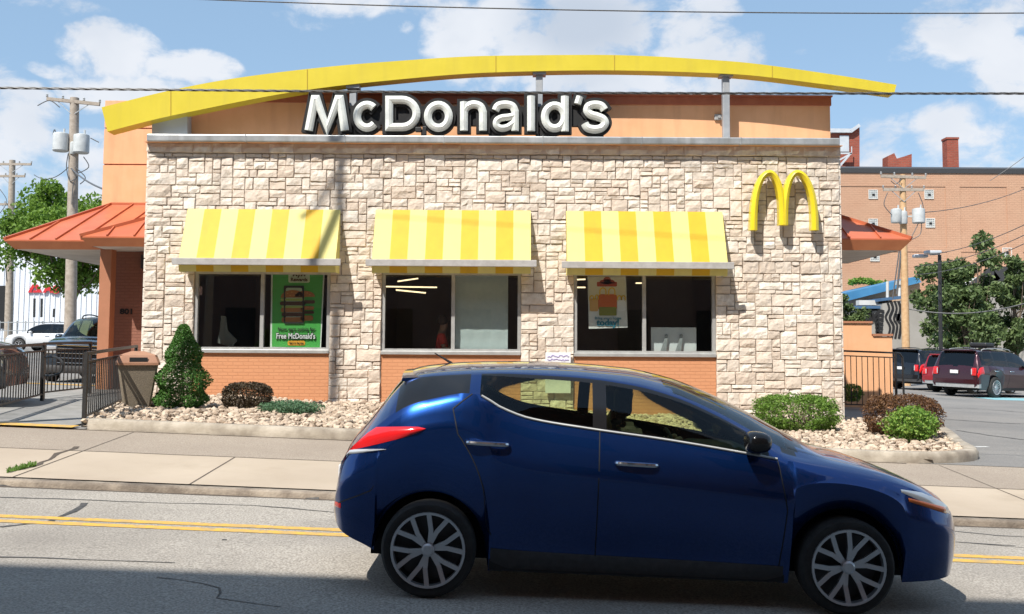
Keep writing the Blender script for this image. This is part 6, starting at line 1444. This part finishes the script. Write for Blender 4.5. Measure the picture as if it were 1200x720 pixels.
gy = MB(); gy.tube([W(1057, 285, 50), W(1051, 345, 50)], .05, 6); gy.tube([W(1055, 285, 50), W(1046, 350, 50)], .03, 6); single('guy_conduit', gy, m_wire, 'dark guy wires slanting beside the pale utility pole', 'guy wire')
# street lamp
b = W(1102, 400, 51); zb_ = gz(b.x, 51); sl_ = empty('street_lamp', (b.x, 51, zb_), 'dark lamp post with two flat pale heads in front of the right trees', 'street lamp')
tp = W(1101, 299, 51); obj('post', MB().tube([(b.x, 51, zb_), tp], [.10, .085], 10), m_black, sl_, smooth=True)
for (u0, v0, u1, v1) in ((1074, 298.5, 1090, 300.5), (1083, 295, 1101, 298)):
    A, B_ = W(u0, v0, 51), W(u1, v1, 51); hd = MB(); hd.bbox(A.x, B_.x, 50.7 if u0 > 1080 else 51.2, 51.1 if u0 > 1080 else 51.6, A.z-.12, A.z+.04, .04); hd.bar((B_.x, 51, A.z-.02), (tp.x, 51, tp.z+.03), .05); obj('lamp_head', hd, m_gbox, sl_, smooth=True)
# roadside pole just outside the picture, carrying the near cables (its shadow crosses walk and wall)
bx_, by_ = -8.2, 12.6
tall = empty('utility_pole', (bx_, by_, gz(bx_, by_)), 'tall roadside utility pole outside the left edge whose shadow crosses the wall', 'utility pole', 'utility poles')
zt_p = 16.4; obj('shaft', MB().tube([(bx_, by_, 0), (bx_+.25, by_, zt_p)], [.115, .08], 12), m_pole, tall, smooth=True)
obj('crossarm', MB().bar((bx_-.8, by_-.6, zt_p-.5), (bx_+1.2, by_+.8, zt_p-.6), .07, .08), m_pole, tall)
p2x = 34.0; far_ = empty('utility_pole', (p2x, by_, gz(p2x, by_)), 'roadside utility pole beyond the right edge holding the near cables', 'utility pole', 'utility poles')
obj('shaft', MB().tube([(p2x, by_, gz(p2x, by_)-.2), (p2x, by_, 13.5)], [.17, .12], 10), m_pole, far_, smooth=True)
# visible cable: passes through the photographed line at this distance
YC = 12.6; a, b = W(0, 103.2, YC), W(1200, 109.8, YC); m0 = W(600, 108.6, YC)
def cab(name, label, k0, k1, km, r, twist=True):
    # parabola through three points in x
    A = np.array([[q.x**2, q.x, 1] for q in (k0, km, k1)]); co = np.linalg.solve(A, np.array([k0.z, km.z, k1.z])); mb = MB()
    xs = lin(bx_+.1, p2x, .25); f_ = lambda x: co[0]*x*x+co[1]*x+co[2]
    if twist:
        for ph in (0, 2.09, 4.19): mb.tube([(x, YC+r*.8*math.cos(x*14+ph), f_(x)+r*.8*math.sin(x*14+ph)) for x in lin(bx_+.1, 14, .045)], r*.75, 5)
    else: mb.tube([(x, YC, f_(x)) for x in xs], r, 6)
    single(name, mb, m_wire, label, 'cable', smooth=True)
cab('twisted_cable', 'thick twisted cable crossing the picture just above the lettering', a, b, m0, .0115)
a, b, m0 = W(0, -11, YC), W(1200, 15.5, YC), W(600, 10.5, YC); cab('thin_cable', 'thin cable crossing the sky above the yellow arch', a, b, m0, .008, False)
for k, (dy, z_) in enumerate(((-.5, 15.95), (.7, 15.95))):
    mb = MB(); mb.tube(hang((bx_+.25+dy, by_+dy, z_), (p2x, by_+dy, z_-1.2), 1.0, n=40), .012, 5); single('power_line', mb, m_wire, 'power line high over the street, '+('nearer the road' if k == 0 else 'nearer the building'), 'cable', 'power lines')
def span(a, b, sag, r, label): mb = MB(); mb.tube(hang(a, b, sag), r, 5); single('distant_wire', mb, m_wire, label, 'cable', 'distant wires')
span(W(1066, 250, 50), W(1235, 205, 60), .5, .02, 'distant wire rising from the pale pole to the upper right')
for k, dv in enumerate((0, 12, 22)): span(W(1074, 300+dv, 52), W(1240, 243+dv, 40), .4, .018, ['highest', 'middle', 'lowest'][k]+' of three wires before the tan building')
span(W(1064, 362, 50), W(1250, 338, 46), .6, .03, 'grey service wire passing behind the street lamp'); span(W(40, 205, 50), W(83, 193, 44), .4, .02, 'wire between the two left poles')
span(W(83, 197, 44), W(122, 222, 30), .1, .03, 'service drop from the left pole to the pylon'); span(W(1160, 212, 60), W(1230, 160, 60), .1, .02, 'steep wire at the upper right corner')
# ================================================================== BACKGROUND LEFT
YWh = 78; m_wh = pmat('white_cladding', (.70, .73, .78), (.64, .67, .72), scale=.5, rough=.6)
P = [W(u, v, YWh) for u, v in ((-60, 415), (-60, 262), (60, 283), (125, 296), (125, 415))]
wb_ = empty('white_building', (P[0].x+8, YWh+8, gz(P[0].x, YWh)), 'white metal clad building with a red emblem behind the parked cars', 'building'); obj('wall', MB().prism(P, (0, 20, 0)), m_wh, wb_)
rb_ = MB()
for k in range(30): u = -60+k*6.1; A = W(u, 410, YWh-.03); B_ = W(u, 275, YWh-.03); rb_.bar((A.x, YWh-.03, A.z), (A.x, YWh-.03, W(u, 263+max(0, (u+60))*.17+4, YWh).z), .05)
obj('cladding_rib', rb_, m_wh, wb_)
sgn = MB(); sgn.prism([W(u, v, YWh-.15) for u, v in ((32.5, 343), (38, 333.5), (42.5, 333.5), (37, 341), (37.5, 343))], (0, .08, 0)); sgn.prism([W(u, v, YWh-.15) for u, v in ((40, 333.5), (44, 333.5), (49, 343), (38, 343), (39, 340.5), (43, 340.5))], (0, .08, 0))
put_text(sgn, 'A', .78, W(56.5, 339, YWh-.15), extrude=.04, offset=.05, sx=1.2); put_text(sgn, 'S', .78, W(65.8, 340, YWh-.15), extrude=.04, offset=.05, sx=1.2)
single('red_emblem_sign', sgn, pmat('sign_red', (.55, .02, .03), rough=.5), 'red triangle emblem and letters on the white building', 'sign')
dr = MB(); P = [W(u, v, YWh-.1) for u, v in ((-40, 385), (-40, 335), (6, 335), (6, 385))]; dr.prism(P, (0, .09, 0)); obj('dark_panel', dr, m_blackm, wb_)  # flat black rectangle fixed on the white wall
P = [W(u, v, 70) for u, v in ((1, 300), (8, 305), (28, 372), (1, 372))]; 
an = MB()
for u in (40, 48.5, 63): an.bar(W(u, 372, 60), W(u+.5, 350 if u != 63 else 362, 60), .10)
single('gate_posts', an, m_black, 'thin dark posts before the white building', 'post')
fb = MB(); A, B_ = W(-20, 378, 62), W(120, 378, 62)
for dv in (0, .5, 1.0): fb.bar((A.x, 62, A.z-dv), (B_.x, 62, B_.z-dv), .05)
for k in range(15): x = A.x+(B_.x-A.x)*k/14; fb.bar((x, 62, A.z+.1), (x, 62, A.z-1.6), .06)
single('mesh_fence', fb, m_gal, 'galvanised fence in front of the white building', 'fence')
# ================================================================== STREET SIDE BEHIND THE CAMERA (casts the road shadow, fills the reflections)
Yn = -4.2; Hn = (7.15-Yn)*1.5; nb = empty('brick_terrace', (0, Yn-6, 0), 'dark brick building across the street that shades the near lane', 'building')
m_nb = brickmat('brown_brick', (.20, .10, .07), (.26, .13, .09), (.30, .27, .24), vary=.3)
for (xa, xb, dz) in ((-46, 40, 0),):
    obj('wall', MB().box(xa, xb, Yn-12, Yn, -1.5, Hn+dz), m_nb, nb)
pr = MB().box(-46.2, 40.2, Yn-12.2, Yn+.01, Hn+.002, Hn+.12); obj('cornice', pr, m_clad, nb)
wr_ = MB()
for fl in range(4):
    for k in range(24): x = -43+k*3.4; wr_.box(x, x+1.3, Yn+.004, Yn+.06, 1.2+fl*3.6, 3.2+fl*3.6)
obj('window_rows', wr_, m_gloss, nb)
